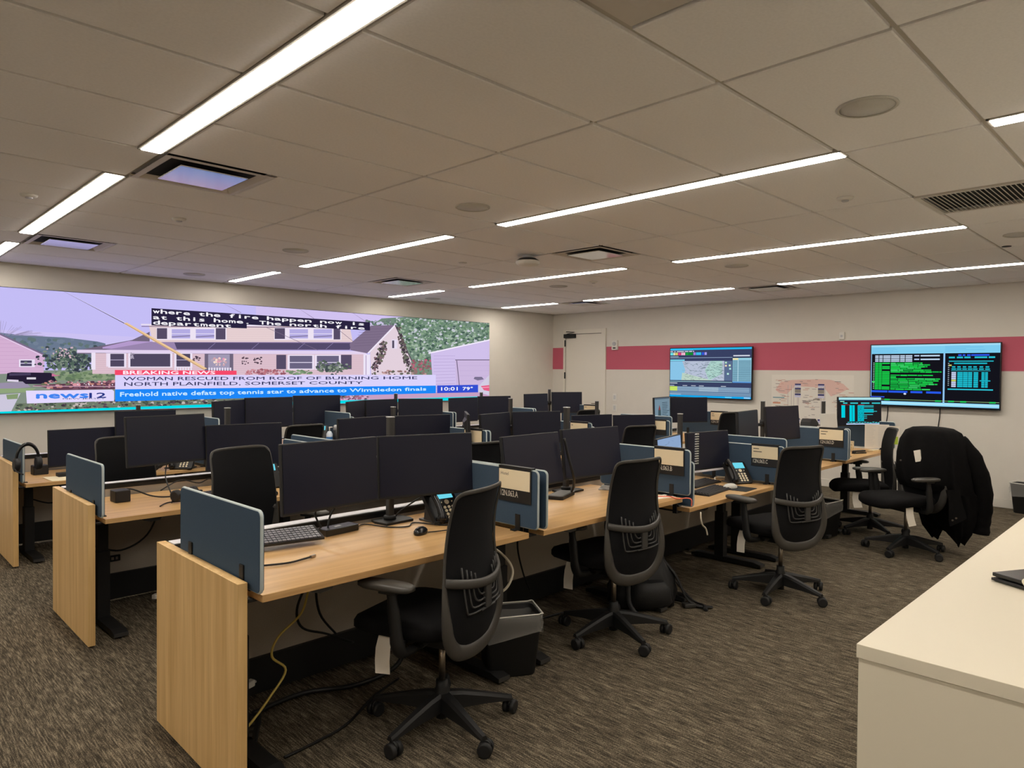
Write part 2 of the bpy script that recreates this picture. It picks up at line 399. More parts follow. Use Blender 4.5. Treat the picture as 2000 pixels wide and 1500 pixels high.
t = thing('air_diffuser', 'square recessed air diffuser cut off by the top edge, nearest overhead', 'ceiling vent', (gx(0)+.307, 1.05, CZ), 0, 'square ceiling air diffusers')
f = MB(); f.box(-.29, .29, -.29, .29, .004, .01); f.build('frame', 'vent', t)
MB().box(-.2, .2, -.2, .2, -.006, .004, .003).build('plate', 'vent', t)
t = thing('return_air_grille', 'long slatted return air grille in the ceiling at the right edge', 'ceiling vent', (gx(3)+.31, 1.06, CZ))
f = MB(); 
for sg in (-1, 1): f.box(sg*.27, sg*.30, -.30, .30, -.006, .01); f.box(-.27, .27, sg*.27, sg*.30, -.006, .01)
f.build('frame', 'vent', t); MB().box(-.27, .27, -.27, .27, .018, .024).build('throat_shade', 'dark', t)  # black sheet above the slats paints the duct's shade
f = MB()
for i in range(22):
    y = -.262+i*.025; f.box(-.27, .27, y-.002, y+.002, -.004, .0)
tag(f.build('slats', 'vent', t), kind='stuff')
sp = [(3.05, 1.04), (3.09, 3.53), (3.09, 5.99), (3.05, 8.35), (6.60, 1.11), (6.61, 3.48), (6.68, 5.96), (6.55, 8.38)]
sl = ['largest round ceiling speaker, nearest, at the upper right', 'round ceiling speaker just left of the second line of lights', 'round ceiling speaker over the back row, left of the third light', 'faint round ceiling speaker beside the video wall, upper left', 'round ceiling speaker cut off at the right edge', 'round ceiling speaker between the third and rightmost light lines', 'round ceiling speaker near the pale square diffuser toward the corner', 'faint far round ceiling speaker at the screen wall end of the ceiling']
for (x, y), lab in zip(sp, sl):
    t = thing('ceiling_speaker', lab, 'ceiling speaker', (x, y, CZ), 0, 'round ceiling speakers')
    MB().lathe([(.104, 0), (.116, 0), (.118, -.004), (.112, -.008), (.104, -.006)], n=32, cap=False).build('rim', 'speaker', t)
    MB().lathe([(.001, -.005), (.104, -.005), (.104, .0), (.001, .0)], n=32).build('grille', 'speaker', t)
for x, y, lab in ((.93, 5.33, 'small white round ceiling sensor at the far left'), (1.85, 5.36, 'small white round ceiling sensor left of the ceiling speakers'), (4.52, 1.66, 'flush round ceiling cover plate near the slatted grille'), (6.62, 5.34, 'small round ceiling sensor between the third and fourth lights')):
    t = thing('ceiling_sensor', lab, 'smoke detector', (x, y, CZ), 0, 'small round ceiling sensors')
    MB().lathe([(.001, -.018), (.03, -.018), (.045, -.012), (.05, 0), (.001, 0)], n=20).build('cover', 'wplastic', t)
    MB().lathe([(.001, -.024), (.02, -.024), (.022, -.017), (.001, -.017)], n=16).build('lens', 'lgrey', t)
t = thing('sprinkler_cover', 'tiny bright white sprinkler cap in the ceiling mid picture', 'sprinkler', (4.60, 5.40, CZ)); MB().lathe([(.001, -.006), (.04, -.006), (.042, 0), (.001, 0)], n=20).build('cap', 'wplastic', t)
t = thing('ceiling_plug', 'small dark oval hole plug in the ceiling far right', 'ceiling fitting', (7.14, 1.30, CZ)); MB().lathe([(.001, -.004), (.035, -.004), (.035, 0), (.001, 0)], n=20).build('plug', 'blackm', t)
t = thing('wireless_access_point', 'white dome device with a black underside rim hanging from the ceiling', 'access point', (4.72, 4.60, CZ))
MB().cyl((0, 0, 0), (0, 0, -.03), .045).build('mount', 'lgrey', t)
MB().lathe([(.001, -.028), (.075, -.03), (.105, -.05), (.11, -.058), (.001, -.058)], n=28).build('housing', 'blackm', t)
MB().lathe([(.112, -.056), (.114, -.075), (.10, -.092), (.06, -.098), (.001, -.099)], n=28).build('dome', 'wplastic', t)

# ------------------------------------------------------------------ desks, spines, end panels, dividers
for row in range(3):
    RN = ROW[row]
    # wooden end panel
    t = thing('end_panel', f"light oak end panel standing at the left end of the {RN} of desks", 'end panel', RP(row, 1.03, 2.415), 0, 'oak end panels of the desk rows')
    dy = .84 if row < 2 else .80
    MB().box(0, .036, 0, dy, .012, .80, .0015).build('board', 'wood_v', t)
    for y in (.06, dy-.06): MB().cyl((.018, y, 0), (.018, y, .014), .014).build('glide', 'blackm', t)
    # spine behind the desks
    t = thing('desk_spine', f"long low spine wall with a white top rail behind the {RN} desks", 'desk spine', RP(row, 1.075, 3.17), SK)
    L = 7.33
    MB().box(0, L, .004, .072, .787, .80, .003).build('top_rail', 'rail', t)
    b = MB(); b.box(0, L, -.004, .08, .762, .787, .002); b.box(0, L, -.008, .0, .79, .797); b.box(0, L, .076, .084, .79, .797); b.build('rail_edge', 'blackm', t)
    MB().box(0, L, 0, .03, .20, .762).build('fabric_panel', 'fabric', t)
    MB().box(0, L, .032, .076, .03, .762).build('back_panel', 'blackm', t)
    MB().box(0, L, -.02, .03, .03, .20, .003).build('lower_trough', 'blackm', t)
    for i in range(6): MB().box(L*i/5*.98+.02, L*i/5*.98+.08, .0, .07, 0, .03).build('foot', 'blackm', t)
    for st, (x0, x1) in enumerate(ST):
        h = DH[row][st]; w = x1-x0
        t = thing('standing_desk', f"oak topped desk on black legs, {ORD[st]} from the left in the {RN}", 'desk', RP(row, x0, 2.39), SK, 'height adjustable oak desks')
        MB().box(0, w, 0, .755, h-.028, h, .002).build('desk_top', 'wood_h', t)
        bm = MB(); bm.box(.10, w-.10, .40, .46, h-.075, h-.03, .003)
        bm.build('crossbeam', 'blackm', t)
        for lx in (.10, w-.10):
            l = MB(); l.box(lx-.035, lx+.035, .39, .47, .04, h*.62, .003); l.box(lx-.028, lx+.028, .40, .46, h*.6, h-.03, .003); l.box(lx-.03, lx+.03, .15, .66, h-.055, h-.028, .002)
            lo = l.build('leg', 'blackm', t)
            f = MB(); f.prism([(.07, .012), (.07, .032), (.13, .045), (.62, .045), (.68, .032), (.68, .012)], lx-.038, lx+.038, 'yz'); f.cyl((lx, .10, 0), (lx, .10, .014), .012); f.cyl((lx, .65, 0), (lx, .65, .014), .012)
            f.build('foot', 'blackm', lo)
            c = MB(); c.box(lx-.038, lx+.038, .066, .0705, .013, .033); c.build('foot_cap', 'dgrey', lo)
        px = .20
        MB().prism([(px, h-.028), (px+.015, h-.045), (px+.05, h-.055), (px+.1, h-.05), (px+.11, h-.028)], .03, .10, 'xz').build('control_paddle', 'dgrey', t)
        # a felt divider clamped to each end
        for side in (0, 1):
            if row and st == 4 and side == 0 and False: continue
            x = x0-.022 if side == 0 else x1+.022
            where = 'left' if side == 0 else 'right'
            t2 = thing('desk_divider', f"blue grey felt divider clamped to the {where} end of the {ORD[st]} desk, {RN}", 'desk divider', RP(row, x, 2.35, h), SK, 'felt dividers between the desks')
            ol = rrect(0, .715, .02, .308, .02, 4)
            MB().prism(ol, -.009, .009, 'yz').build('panel', 'felt', t2)
            MB().tube([(0, u, v) for u, v in ol], .0065, 8, closed=True).build('edge_trim', 'trim', t2)
            sg = 1 if side == 0 else -1
            for cy in (.13, .60):
                c = MB(); c.box(-sg*.016, -sg*.0095, cy-.016, cy+.016, -.03, .10, .002); c.box(-sg*.016, sg*.05, cy-.016, cy+.016, -.042, -.03, .002); c.box(sg*.0095, sg*.05, cy-.016, cy+.016, .001, .006)
                c.box(sg*.0095, sg*.014, cy-.016, cy+.016, .001, .08, .001)
                c.build('clamp', 'blackm', t2)

# nameplates hooked over the dividers
def nameplate(row, st, code, lines, label, side=1):
    x0, x1 = ST[st]; h = DH[row][st]; x = x1+.022 if side else x0-.022
    t = thing('nameplate', label, 'sign', RP(row, x, 2.35, h), SK, 'nameplates hooked over the dividers')
    y0, y1, zt = .035, .265, .322
    b = MB(); b.box(-.0165, -.0125, y0, y1, .14, zt, .001); b.box(-.0165, .0165, y0, y1, zt-.004, zt, .001); b.box(.0125, .0165, y0, y1, .25, zt, .001)
    b.build('holder', 'black', t)
    MB().box(-.0195, -.0168, y0+.006, y1-.006, zt-.118, zt-.018, .0005).build('card', 'card', t)
    p = Pic((-1, 0, 0), lambda u, v: Vector((-.0172, y1-.006-u, v)))
    if code: p.text(code, [(.012, zt-.126), (.135, zt-.126), (.135, zt-.156), (.012, zt-.156)], (240, 236, 225), .05)
    for bm_ in ():
        pass
    if code: p.build('desk_number', M['letter'], t)
    else: p.bm.free()
    q = Pic((-1, 0, 0), lambda u, v: Vector((-.0199, y1-.006-u, v)))
    z = zt-.04
    for ln in lines:
        if ln.startswith('-'): q.rect(.014, z+.003, .014+.004*len(ln), z-.003, (150, 130, 110))
        else: q.text(ln, [(.014, z+.008), (.014+.011*len(ln), z+.008), (.014+.011*len(ln), z-.008), (.014, z-.008)], (120, 105, 90))
        z -= .024
    if lines: q.build('name_line', M['ink'], t)
    else: q.bm.free()
nameplate(0, 0, '12N.063.A', ['Hotel'], 'cream nameplate reading 12N.063.A on the nearest divider')
nameplate(0, 1, '12N.063.B', [], 'cream nameplate reading 12N.063.B, blank card, above the second front chair')
nameplate(0, 2, '12N.063.C', ['------------', '------------------'], 'cream nameplate reading 12N.063.C behind the desk phone with the blue display')
nameplate(0, 3, '12N.063.D', ['----------------', '------------'], 'cream nameplate reading 12N.063.D beside the mug')
nameplate(1, 1, '', ['------'], 'nameplate partly seen behind the front row monitors, on the second middle row divider')
nameplate(1, 2, '', ['-----'], 'nameplate on the third divider of the middle row, partly hidden by monitors')
nameplate(1, 3, '', [], 'nameplate on the fourth divider of the middle row')
nameplate(1, 4, '12N.063', ['--------', '----------'], 'nameplate on the right end divider of the middle row, below the left wall television')
nameplate(2, 4, '', ['----------'], 'nameplate on the right end divider of the back row, beside the door')

# ------------------------------------------------------------------ monitors and their pole stands
TILT = R(-4)
def monitor(name_label, x, y, yaw, ztop, tilt=4, w=.54, hh=.322, cat='monitor', chin=False):
    rz = R(yaw); th = R(tilt)
    Rm = Matrix.Rotation(rz, 3, 'Z') @ Matrix.Rotation(-th, 3, 'X')
    base = Vector((x, y, ztop)) - Rm @ Vector((0, 0, hh))
    t = thing('monitor', name_label, cat, base, rz, 'computer monitors on the desks', rx=-th)
    b = MB(); b.box(-w/2, w/2, .004, .026, 0, hh, .004)
    b.loft([[(-w*.38, .025, hh*.14), (w*.38, .025, hh*.14), (w*.38, .025, hh*.86), (-w*.38, .025, hh*.86)], [(-w*.24, .05, hh*.24), (w*.24, .05, hh*.24), (w*.24, .05, hh*.76), (-w*.24, .05, hh*.76)]], smooth=False)
    b.build('casing', 'black', t)
    s = MB(); s.box(-w/2+.006, w/2-.006, .0005, .0045, .014 if not chin else .03, hh-.006); s.build('screen', 'screen', t)
    if chin: MB().box(-w/2, w/2, -.002, .005, .0, .016, .002).build('lower_bezel', 'rail', t)
    MB().box(-.05, .05, .048, .06, hh*.5-.05, hh*.5+.05, .003).build('mount_plate', 'blackm', t)
    return t, base, Rm
MON = [  # row, desk, side, x, y, yaw, top height, tilt
 (0,0,'left',1.699,2.93,6.4,1.228,3),(0,0,'right',2.257,2.93,-13.1,1.224,4),(0,1,'left',3.053,2.93,4.4,1.181,9),(0,1,'right',3.623,2.93,-4.8,1.191,8),
 (0,2,'left',4.560,2.93,14.0,1.078,5),(0,2,'right',5.131,2.93,-7.4,1.085,5),(0,3,'left',5.815,2.93,9,1.232,3),(0,3,'right',6.498,2.93,-8.8,1.254,5),
 (1,0,'left',1.612,4.89,11.3,1.251,5),(1,0,'right',2.140,4.89,-4.1,1.169,3),(1,1,'left',3.132,4.89,9.1,1.177,2),(1,1,'right',3.727,4.89,-10.9,1.173,2),
 (1,2,'left',4.597,4.89,15.5,1.159,4),(1,2,'right',5.098,4.82,-20.0,1.162,4),(1,3,'left',5.862,4.72,-13.0,1.105,2),(1,3,'right',6.622,4.72,-26.0,1.077,3),
 (1,4,'left',7.441,4.89,13.1,1.259,2),(1,4,'right',7.891,4.78,-26.7,1.251,2),
 (2,0,'left',1.622,7.05,8.0,1.025,2),(2,0,'right',2.144,7.05,4.0,1.168,2),(2,1,'far left',2.865,6.90,34.8,1.251,2),(2,1,'middle',3.348,7.05,3.1,1.267,2),(2,1,'right',3.903,7.05,-8.0,1.278,2),
 (2,2,'far left',4.315,6.90,36.4,1.212,2),(2,2,'middle',4.760,7.05,12.2,1.215,2),(2,2,'right',5.143,6.80,-29.1,1.224,2),(2,3,'left',6.044,7.05,5.8,1.211,2),(2,3,'right',6.606,7.05,-10.1,1.221,2),
 (2,4,'left',7.444,7.05,4.8,1.240,2),(2,4,'right',8.128,7.05,-17.9,1.256,2)]
POLE = {(0,0):(2.155,3.115,1.312,1), (0,1):(3.605,3.13,1.32,1), (0,2):(5.03,3.13,1.225,0), (0,3):(6.53,3.14,1.295,0), (0,4):(7.96,3.12,1.262,0),
        (1,0):(2.082,5.06,1.28,0), (1,1):(3.529,5.06,1.245,0), (1,2):(4.97,5.07,1.29,0), (1,3):(6.37,5.07,1.23,0), (1,4):(7.78,5.08,1.24,0),
        (2,0):(2.119,7.21,1.215,0), (2,1):(3.42,7.21,1.2,0), (2,2):(5.08,7.23,1.275,0), (2,3):(6.516,7.23,1.27,0), (2,4):(7.92,7.23,1.298,0)}
mons = {}
for (row, st, side, x, y, yaw, zt, tl) in MON:
    extra = ''
    lab = f"{side} black monitor of the {ORD[st]} desk in the {ROW[row]}"
    if (row, st, side) == (0, 2, 'left'): lab = 'monitor showing a pale blue map, left of the third desk in the front row'
    if (row, st, side) == (1, 4, 'left'): lab = 'monitor showing a grey blue picture and text, at the right end of the middle row'
    m = monitor(lab, x, y, yaw, zt, tl, chin=(row, st, side) == (0, 2, 'right'))
    mons.setdefault((row, st), []).append(m)
def stand(row, st, targets):
    x, y, zt, plate = POLE[(row, st)]; h = DH[row][st]
    t = thing('monitor_stand', f"black pole monitor stand at the back of the {ORD[st]} desk in the {ROW[row]}", 'monitor stand', (x, y, h), 0, 'pole stands behind the monitors')
    b = MB()
    if plate: b.prism([(-.08, -.09), (.10, -.075), (.115, -.02), (.10, .055), (-.08, .055), (-.095, .0)], 0, .012, 'xy')
    else: b.box(-.05, .05, -.05, .05, 0, .012, .003)
    b.lathe([(.034, .012), (.034, .03), (.026, .034), (.001, .034)], n=20)
    b.build('base', 'blackm', t)
    hp = zt-h
    p = MB(); p.prism(rrect(-.0175, .0175, -.0175, .0175, .007, 3), .03, hp-.006, 'xy'); po = p.build('pole', 'dgrey', t)
    MB().box(-.0185, .0185, -.0185, .0185, hp-.006, hp, .003).build('pole_cap', 'lgrey', po)
    for (mo, base, Rm) in targets:
        c = base + Rm @ Vector((0, .06, .161)) - Vector((x, y, h))
        a = MB(); z = c.z
        mid = Vector((c.x*.55, c.y*.5+.03, z)) if abs(c.x) > .12 else Vector((c.x*.5, c.y*.5, z))
        a.lathe([(.027, z-.022), (.029, z), (.027, z+.022)], n=16)
        a.tube([(0, 0, z), mid, c], [.016, .014, .013], 10); a.cyl(mid-Vector((0, 0, .024)), mid+Vector((0, 0, .024)), .02)
        a.build('arm', 'blackm', t)
for key in POLE: stand(key[0], key[1], mons.get(key, []))

# small lit content on a few monitors
def screen_pic(mon, draw, hh=.322, w=.54, strength=.85, name='picture'):
    p = Pic((0, -1, 0), lambda u, v: Vector((-w/2+.008+u*(w-.016), .0002, hh-.008-v*(hh-.024))))
    p.k = 1; draw(p); p.build(name, pic_mat('monitor_picture', strength), mon[0])
def d_map(p):
    p.rect(0, 0, 1, 1, (150, 178, 218)); p.rect(0, .92, 1, 1, (60, 70, 110))
    for _ in range(26):
        a, b = random.random(), random.uniform(.05, .9); p.line((a, b), (min(1, a+random.uniform(.05, .2)), b+random.uniform(-.05, .08)), .006, random.choice([(120, 150, 200), (185, 205, 230), (100, 120, 150)]))
screen_pic(mons[(0, 2)][0], d_map)
def d_photo(p):
    p.rect(0, 0, 1, 1, (124, 150, 166)); p.rect(0, 0, 1, .06, (90, 105, 120))
    for i in range(9): p.rect(.48, .2+i*.07, random.uniform(.75, .97), .22+i*.07, (52, 68, 84))
    p.poly([(.2, .86), (.22, .5), (.3, .28), (.38, .5), (.4, .86)], (70, 90, 96)); p.poly([(.24, .5), (.3, .28), (.36, .5)], (150, 70, 70)); p.poly([(.22, .95), (.34, .72), (.42, .95)], (50, 80, 170))
screen_pic(mons[(1, 4)][0], d_photo)

# terminal monitor turned toward the camera at the last front desk
tm = monitor('lit monitor with a cyan text table at the right end of the front row', 8.149, 2.80, -33.8, 1.314, 2)
def d_term(p):
    p.rect(0, 0, 1, 1, (36, 34, 36)); p.rect(.0, 0, 1, .085, (186, 240, 245)); p.rect(0, .09, 1, .125, (30, 70, 110))
    p.rect(.03, .13, .13, .16, (160, 250, 225))
    for a, b in ((.1, .2), (.27, .45), (.52, .72), (.78, .98)): p.rect(a, .185, b, .23, (60, 215, 225))
    p.rect(.05, .26, .27, .28, (170, 40, 50)); p.rect(.45, .26, .6, .28, (190, 50, 70))
    p.rect(.06, .285, .145, .74, (0, 222, 238)); p.rect(.25, .285, .31, .88, (0, 222, 238)); p.rect(.32, .285, .37, .88, (0, 222, 238)); p.rect(.44, .285, .59, .88, (10, 190, 205))
    for i in range(30): y = .3+random.random()*.55; x = .45+random.random()*.12; p.rect(x, y, x+.02, y+.012, (20, 90, 110))
    for y, b in ((.29, .82), (.34, .82), (.42, .82), (.46, .82), (.50, .9), (.53, .82), (.62, .8), (.68, .66), (.75, .66)): p.rect(.59, y, b, y+.024, (60, 205, 215))
    p.rect(.59, .43, .81, .54, (10, 190, 205))
    for i in range(12): x = .2+.065*i; p.rect(x, .9+.01*(i % 3), x+.05, .925+.01*(i % 3), (70, 210, 215))
    p.rect(.17, .955, 1, 1, (190, 215, 250))
screen_pic(tm, d_term)

# ------------------------------------------------------------------ office chairs
def interp(tab, z):
    for (a, b) in zip(tab, tab[1:]):
        if a[0] <= z <= b[0]: return a[1]+(b[1]-a[1])*(z-a[0])/(b[0]-a[0])
    return tab[0][1] if z < tab[0][0] else tab[-1][1]
YB_ = [(.36, -.222), (.42, -.255), (.50, -.278), (.60, -.278), (.70, -.262), (.80, -.250), (.92, -.254), (1.07, -.286)]
WB_ = [(.381, .07), (.40, .145), (.45, .203), (.54, .232), (.62, .236), (.70, .23), (.80, .218), (.92, .207), (1.02, .203), (1.045, .196), (1.058, .17)]
def backpt(x, z, off=0): return Vector((x, interp(YB_, z)+.055*(x/.23)**2+off, z))
def make_chair():
    t = thing('office_chair', '', 'chair', (0, 0, 0))
    # five star base with casters
    for k in range(5):
        a = R(72*k-90); d = Vector((math.cos(a), math.sin(a), 0)); n = Vector((-d.y, d.x, 0)); rings = []
        for rr, w, zt, zb in ((.03, .030, .150, .075), (.09, .027, .142, .072), (.20, .021, .116, .072), (.30, .017, .090, .066), (.325, .014, .084, .066)):
            c = d*rr; rings.append([c-n*w+Vector((0, 0, zb)), c+n*w+Vector((0, 0, zb)), c+n*w*.95+Vector((0, 0, zt-.012)), c+n*w*.55+Vector((0, 0, zt)), c-n*w*.55+Vector((0, 0, zt)), c-n*w*.95+Vector((0, 0, zt-.012))])
        lo = MB().loft(rings, smooth=False).build('leg', 'blackm', t)
        c = d*.313; ca = a+random.uniform(-1, 1); e = Vector((math.cos(ca), math.sin(ca), 0)); f = Vector((-e.y, e.x, 0)); w = MB()
        o = c+f*.012
        for s in (-1, 1): w.tube([o+e*(s*.007)+Vector((0, 0, .031)), o+e*(s*.011)+Vector((0, 0, .031)), o+e*(s*.026)+Vector((0, 0, .031)), o+e*(s*.029)+Vector((0, 0, .031))], [.029, .031, .031, .024], 18)
        w.cyl(c+Vector((0, 0, .04)), c+Vector((0, 0, .075)), .009); w.tube([o+e*-.008+Vector((0, 0, .045)), o+e*.008+Vector((0, 0, .045))], .022, 12)
        w.build('caster', 'wrubber', lo)
    g = MB(); g.lathe([(.032, .07), (.036, .09), (.036, .15), (.027, .17), (.027, .20), (.001, .20)], n=20); g.lathe([(.026, .035), (.026, .075)], n=16); go = g.build('gas_lift', 'blackm', t)
    MB().cyl((0, 0, .195), (0, 0, .38), .0145, n=16).build('piston', 'steel', go)
    m = MB(); m.box(-.10, .10, -.16, .12, .372, .43, .012); m.box(-.055, .055, -.165, -.1, .365, .42, .012); m.tube([(.09, .02, .40), (.24, .03, .395), (.27, .03, .392)], .006, 6); m.build('tilt_mechanism', 'blackm', t)
    # seat cushion
    rings = []
    for z, sc in ((.432, .86), (.438, .94), (.458, 1.0), (.485, 1.0), (.503, .95), (.511, .80), (.513, .5), (.514, .15)):
        ring = []
        for k in range(40):
            a = 2*math.pi*k/40; ca, sa = math.cos(a), math.sin(a); ex = .55
            x = .25*abs(ca)**ex*(1 if ca > 0 else -1)*sc; y = .255*abs(sa)**ex*(1 if sa > 0 else -1)*sc
            ring.append((x, y+.05, z-.03*max(0, (y-.13)/.12)**2+.010*(x/.25)**2))
        rings.append(ring)
    MB().loft(rings).build('seat', 'seat', t)
    # backrest: rim, cross bar, mesh, lumbar pad
    half = [(0, 1.062), (.09, 1.062), (.155, 1.060), (.190, 1.048), (.203, 1.015), (.207, .92), (.218, .80), (.231, .70), (.238, .62), (.234, .54), (.213, .465), (.160, .408), (.08, .384), (0, .380)]
    out = half+[(-x, z) for x, z in half[-2:0:-1]]
    loop = smooth_path([backpt(x, z) for x, z in out], 4, True)
    rad = [.0095+.026*max(0, min(1, (.73-p.z)/.22)) for p in loop]
    b = MB(); b.tube(loop, rad, 12, closed=True, flat=.48, up=(0, 1, 0)); bo = b.build('backrest_frame', 'frame', t)
    bar = [backpt(x, .705-.030*(1-(x/.23)**2), -.028*(1-(x/.23)**2)) for x in [-.23+.46*i/14 for i in range(15)]]
    MB().tube(bar, .020, 10, flat=.55, up=(0, 1, 0)).build('cross_bar', 'frame', bo)
    rows = []
    for i in range(23):
        z = .388+(1.055-.388)*i/22; w = interp(WB_, z)
        rows.append([backpt(-w+2*w*j/10, z, .008) for j in range(11)])
    MB().grid(rows).build('backrest_mesh', 'mesh', t)
    l = MB()
    for i in range(4):
        hw = .150-.025*i; zb = .560+.022*i; zt = .752-.012*i
        for s in (-1, 1):
            l.tube(smooth_path([backpt(s*hw, zt, -.006), backpt(s*hw, zb+.03, -.010), backpt(s*(hw-.02), zb, -.010), backpt(s*.03, zb, -.008)], 3), .0045, 6)
    l.box(-.025, .025, -.292, -.272, .56, .66, .006); l.box(-.06, .06, -.29, -.274, .555, .562, .002)
    l.build('lumbar_support', 'rib', t)
    s = MB(); s.tube(smooth_path([(0, -.12, .395), (0, -.20, .385), (0, -.245, .385)], 4), .04, 10, flat=.5, up=(0, 0, 1)); s.build('back_bracket', 'blackm', t)
    for sg in (-1, 1):
        a = MB(); a.tube(smooth_path([(sg*.09, -.01, .402), (sg*.24, -.01, .402), (sg*.285, 0, .43), (sg*.292, .015, .55), (sg*.294, .03, .665)], 4), [.034]*10+[.030]*4+[.024]*3, 10, flat=.55, up=(1, 0, 0))
        a.box(sg*.294-.03, sg*.294+.03, -.01, .075, .655, .672, .004)
        ao = a.build('armrest', 'blackm', t)
        p = MB(); rr = []
        for z, sc in ((.670, .9), (.676, 1), (.690, 1), (.697, .86), (.698, .3)):
            rr.append([(sg*.294+.046*sc*abs(math.cos(q))**.6*(1 if math.cos(q) > 0 else -1), .055+.132*sc*abs(math.sin(q))**.7*(1 if math.sin(q) > 0 else -1), z) for q in [2*math.pi*k/24 for k in range(24)]])
        p.loft(rr).build('arm_pad', 'pad', ao)
    g = MB(); pts = [(-.225, .09), (-.215, .16), (-.222, .165)]
    rows = [[(-.20-.01*i, .06+.075*j+.008*math.sin(i*1.3), .438-.05*i-.008*j) for j in (0, .5, 1)] for i in range(4)]
    g.grid(rows); g.build('paper_tag', 'paper', t)
    for ch in t.children:
        if ch.name.split('.')[0] not in ('leg', 'gas_lift', 'tilt_mechanism'): ch.location = (0, .06 if ch.name.split('.')[0] != 'armrest' else .035, 0)
    return t
CH = [  # x, y, facing, height scale, base turn, label
 (1.930, 2.385, 110, 1.0, 'mesh backed black office chair nearest the camera, at the first front desk'),
 (3.325, 2.505, 86, 1.0, 'mesh backed black office chair over the backpack, at the second front desk'),
 (4.82, 2.17, 72, 1.0, 'mesh backed black office chair in front of the desk phone with the blue display'),
 (6.78, 1.93, 150, 1.0, 'black office chair with a black coat hung over its back'),
 (7.37, 2.42, 120, .97, 'black office chair behind the coat chair, at the right end front desk'),
 (1.78, 3.85, 285, 1.03, 'black office chair back between the front and middle rows, left end'),
 (1.66, 5.72, 280, .97, 'black office chair in the back row, left, hidden by a middle row monitor'),
 (3.24, 6.28, 95, .975, 'black office chair in the back row beside the hand sanitizer bottle'),
 (3.57, 4.10, 80, .96, 'black office chair seen low beyond the first front nameplate'),
 (5.72, 4.15, 78, .98, 'black office chair in the middle row seen over the second front monitors'),
 (7.70, 6.42, 80, .97, 'black office chair in the back row before the door'),
 (7.62, 4.20, 80, 1.04, 'black office chair at the right end of the middle row, mostly hidden')]
chair0 = make_chair()
# the last copies are made before the first is moved
for i, (x, y, a, sz, lab) in enumerate(CH):
    c = chair0 if i == 0 else copy_tree(chair0)
    c['label'] = lab; c['group'] = 'black mesh backed office chairs'
    c.location = (x, y, 0); c.rotation_euler = (0, 0, R(a-90)); c.scale = (1, 1, sz)
# star bases stand turned as in the photograph
BASE = {0: -97, 1: -112, 2: -102, 3: -116}
kids = [o for o in bpy.data.objects if o.parent is None and o.get('category') == 'chair']
for o in kids:
    i = [c[4] for c in CH].index(o['label'])
    if i in BASE:
        turn = R(BASE[i]-(CH[i][2]-90)+90)
        for ch in o.children:
            if ch.name.split('.')[0] == 'leg': ch.rotation_euler = (0, 0, turn)

# ------------------------------------------------------------------ the coat over the fourth chair
def make_coat():
    t = thing('coat', 'black coat draped over the back of the right front office chair', 'coat', (6.78, 1.93, 0), R(60))
    #       z     half-width  back    front
    prof = [(1.100, .10, -.34, -.20), (1.092, .17, -.375, -.165), (1.06, .235, -.40, -.13), (.98, .272, -.43, -.10), (.86, .29, -.46, -.085), (.74, .295, -.485, -.08), (.63, .295, -.505, -.09), (.56, .292, -.515, -.12), (.52, .285, -.52, -.28), (.42, .28, -.525, -.30), (.32, .265, -.525, -.32), (.22, .235, -.52, -.35), (.13, .16, -.51, -.41)]
    rings = []
    for i, (z, a, yb, yf) in enumerate(prof):
        ring = []
        for k in range(56):
            q = 2*math.pi*k/56; c, s = math.cos(q), math.sin(q); f = min(1, i/4)
            w = 1+.035*f*math.sin(7*q+i*.35)+.03*f*math.sin(13*q-i*.6)+.012*f*math.sin(23*q+i)
            x = a*abs(c)**.7*(1 if c > 0 else -1)*w; y = (yb+yf)/2+(yf-yb)/2*abs(s)**.6*(1 if s > 0 else -1)*w
            zz = z-(.05*math.sin(2*q+2.2)+.02*math.sin(8*q))*max(0, (i-8)/3)
            ring.append((x, y, max(.05, zz)))
        rings.append(ring)
    MB().loft(rings).build('body', 'coat', t)
    for pts, rad in (([(-.19, -.36, 1.01), (-.26, -.43, .84), (-.29, -.50, .62), (-.27, -.545, .42), (-.25, -.555, .28), (-.245, -.55, .185)], [.05, .075, .075, .07, .064, .066]),
                     ([(.21, -.36, .98), (.28, -.40, .80), (.31, -.42, .60), (.31, -.43, .42), (.30, -.43, .30)], [.05, .07, .07, .065, .06])):
        P = smooth_path(pts, 5); rr = [interp([(i/(len(rad)-1), r) for i, r in enumerate(rad)], j/(len(P)-1))*(1+.05*math.sin(j*1.7)) for j in range(len(P))]
        MB().tube(P, rr, 14).build('sleeve', 'coat', t)
    # corner of the front panel hanging below the arm of the chair, with press studs
    b = MB(); rows = []
    for i in range(7):
        z = .60-.052*i; rows.append([(-.335-.012*math.sin(i*.9+j), -.07-.05*j-.010*i, z+.022*j*(i/6)) for j in range(4)])
    b.grid(rows); b.grid([[(x-.006, y, z) for x, y, z in r] for r in rows]); b.build('front_flap', 'coat', t)
    MB().box(-.07, .0, -.086, -.078, .80, .90, .001, Matrix.Rotation(R(14), 3, 'Y')).build('care_label', 'paper', t)
    for p in ((.15, -.078, .79), (-.345, -.14, .345), (-.342, -.18, .36)): MB().tube([p, (p[0]-.003, p[1]+.006, p[2])], .008, 10).build('press_stud', 'steel', t)
make_coat()

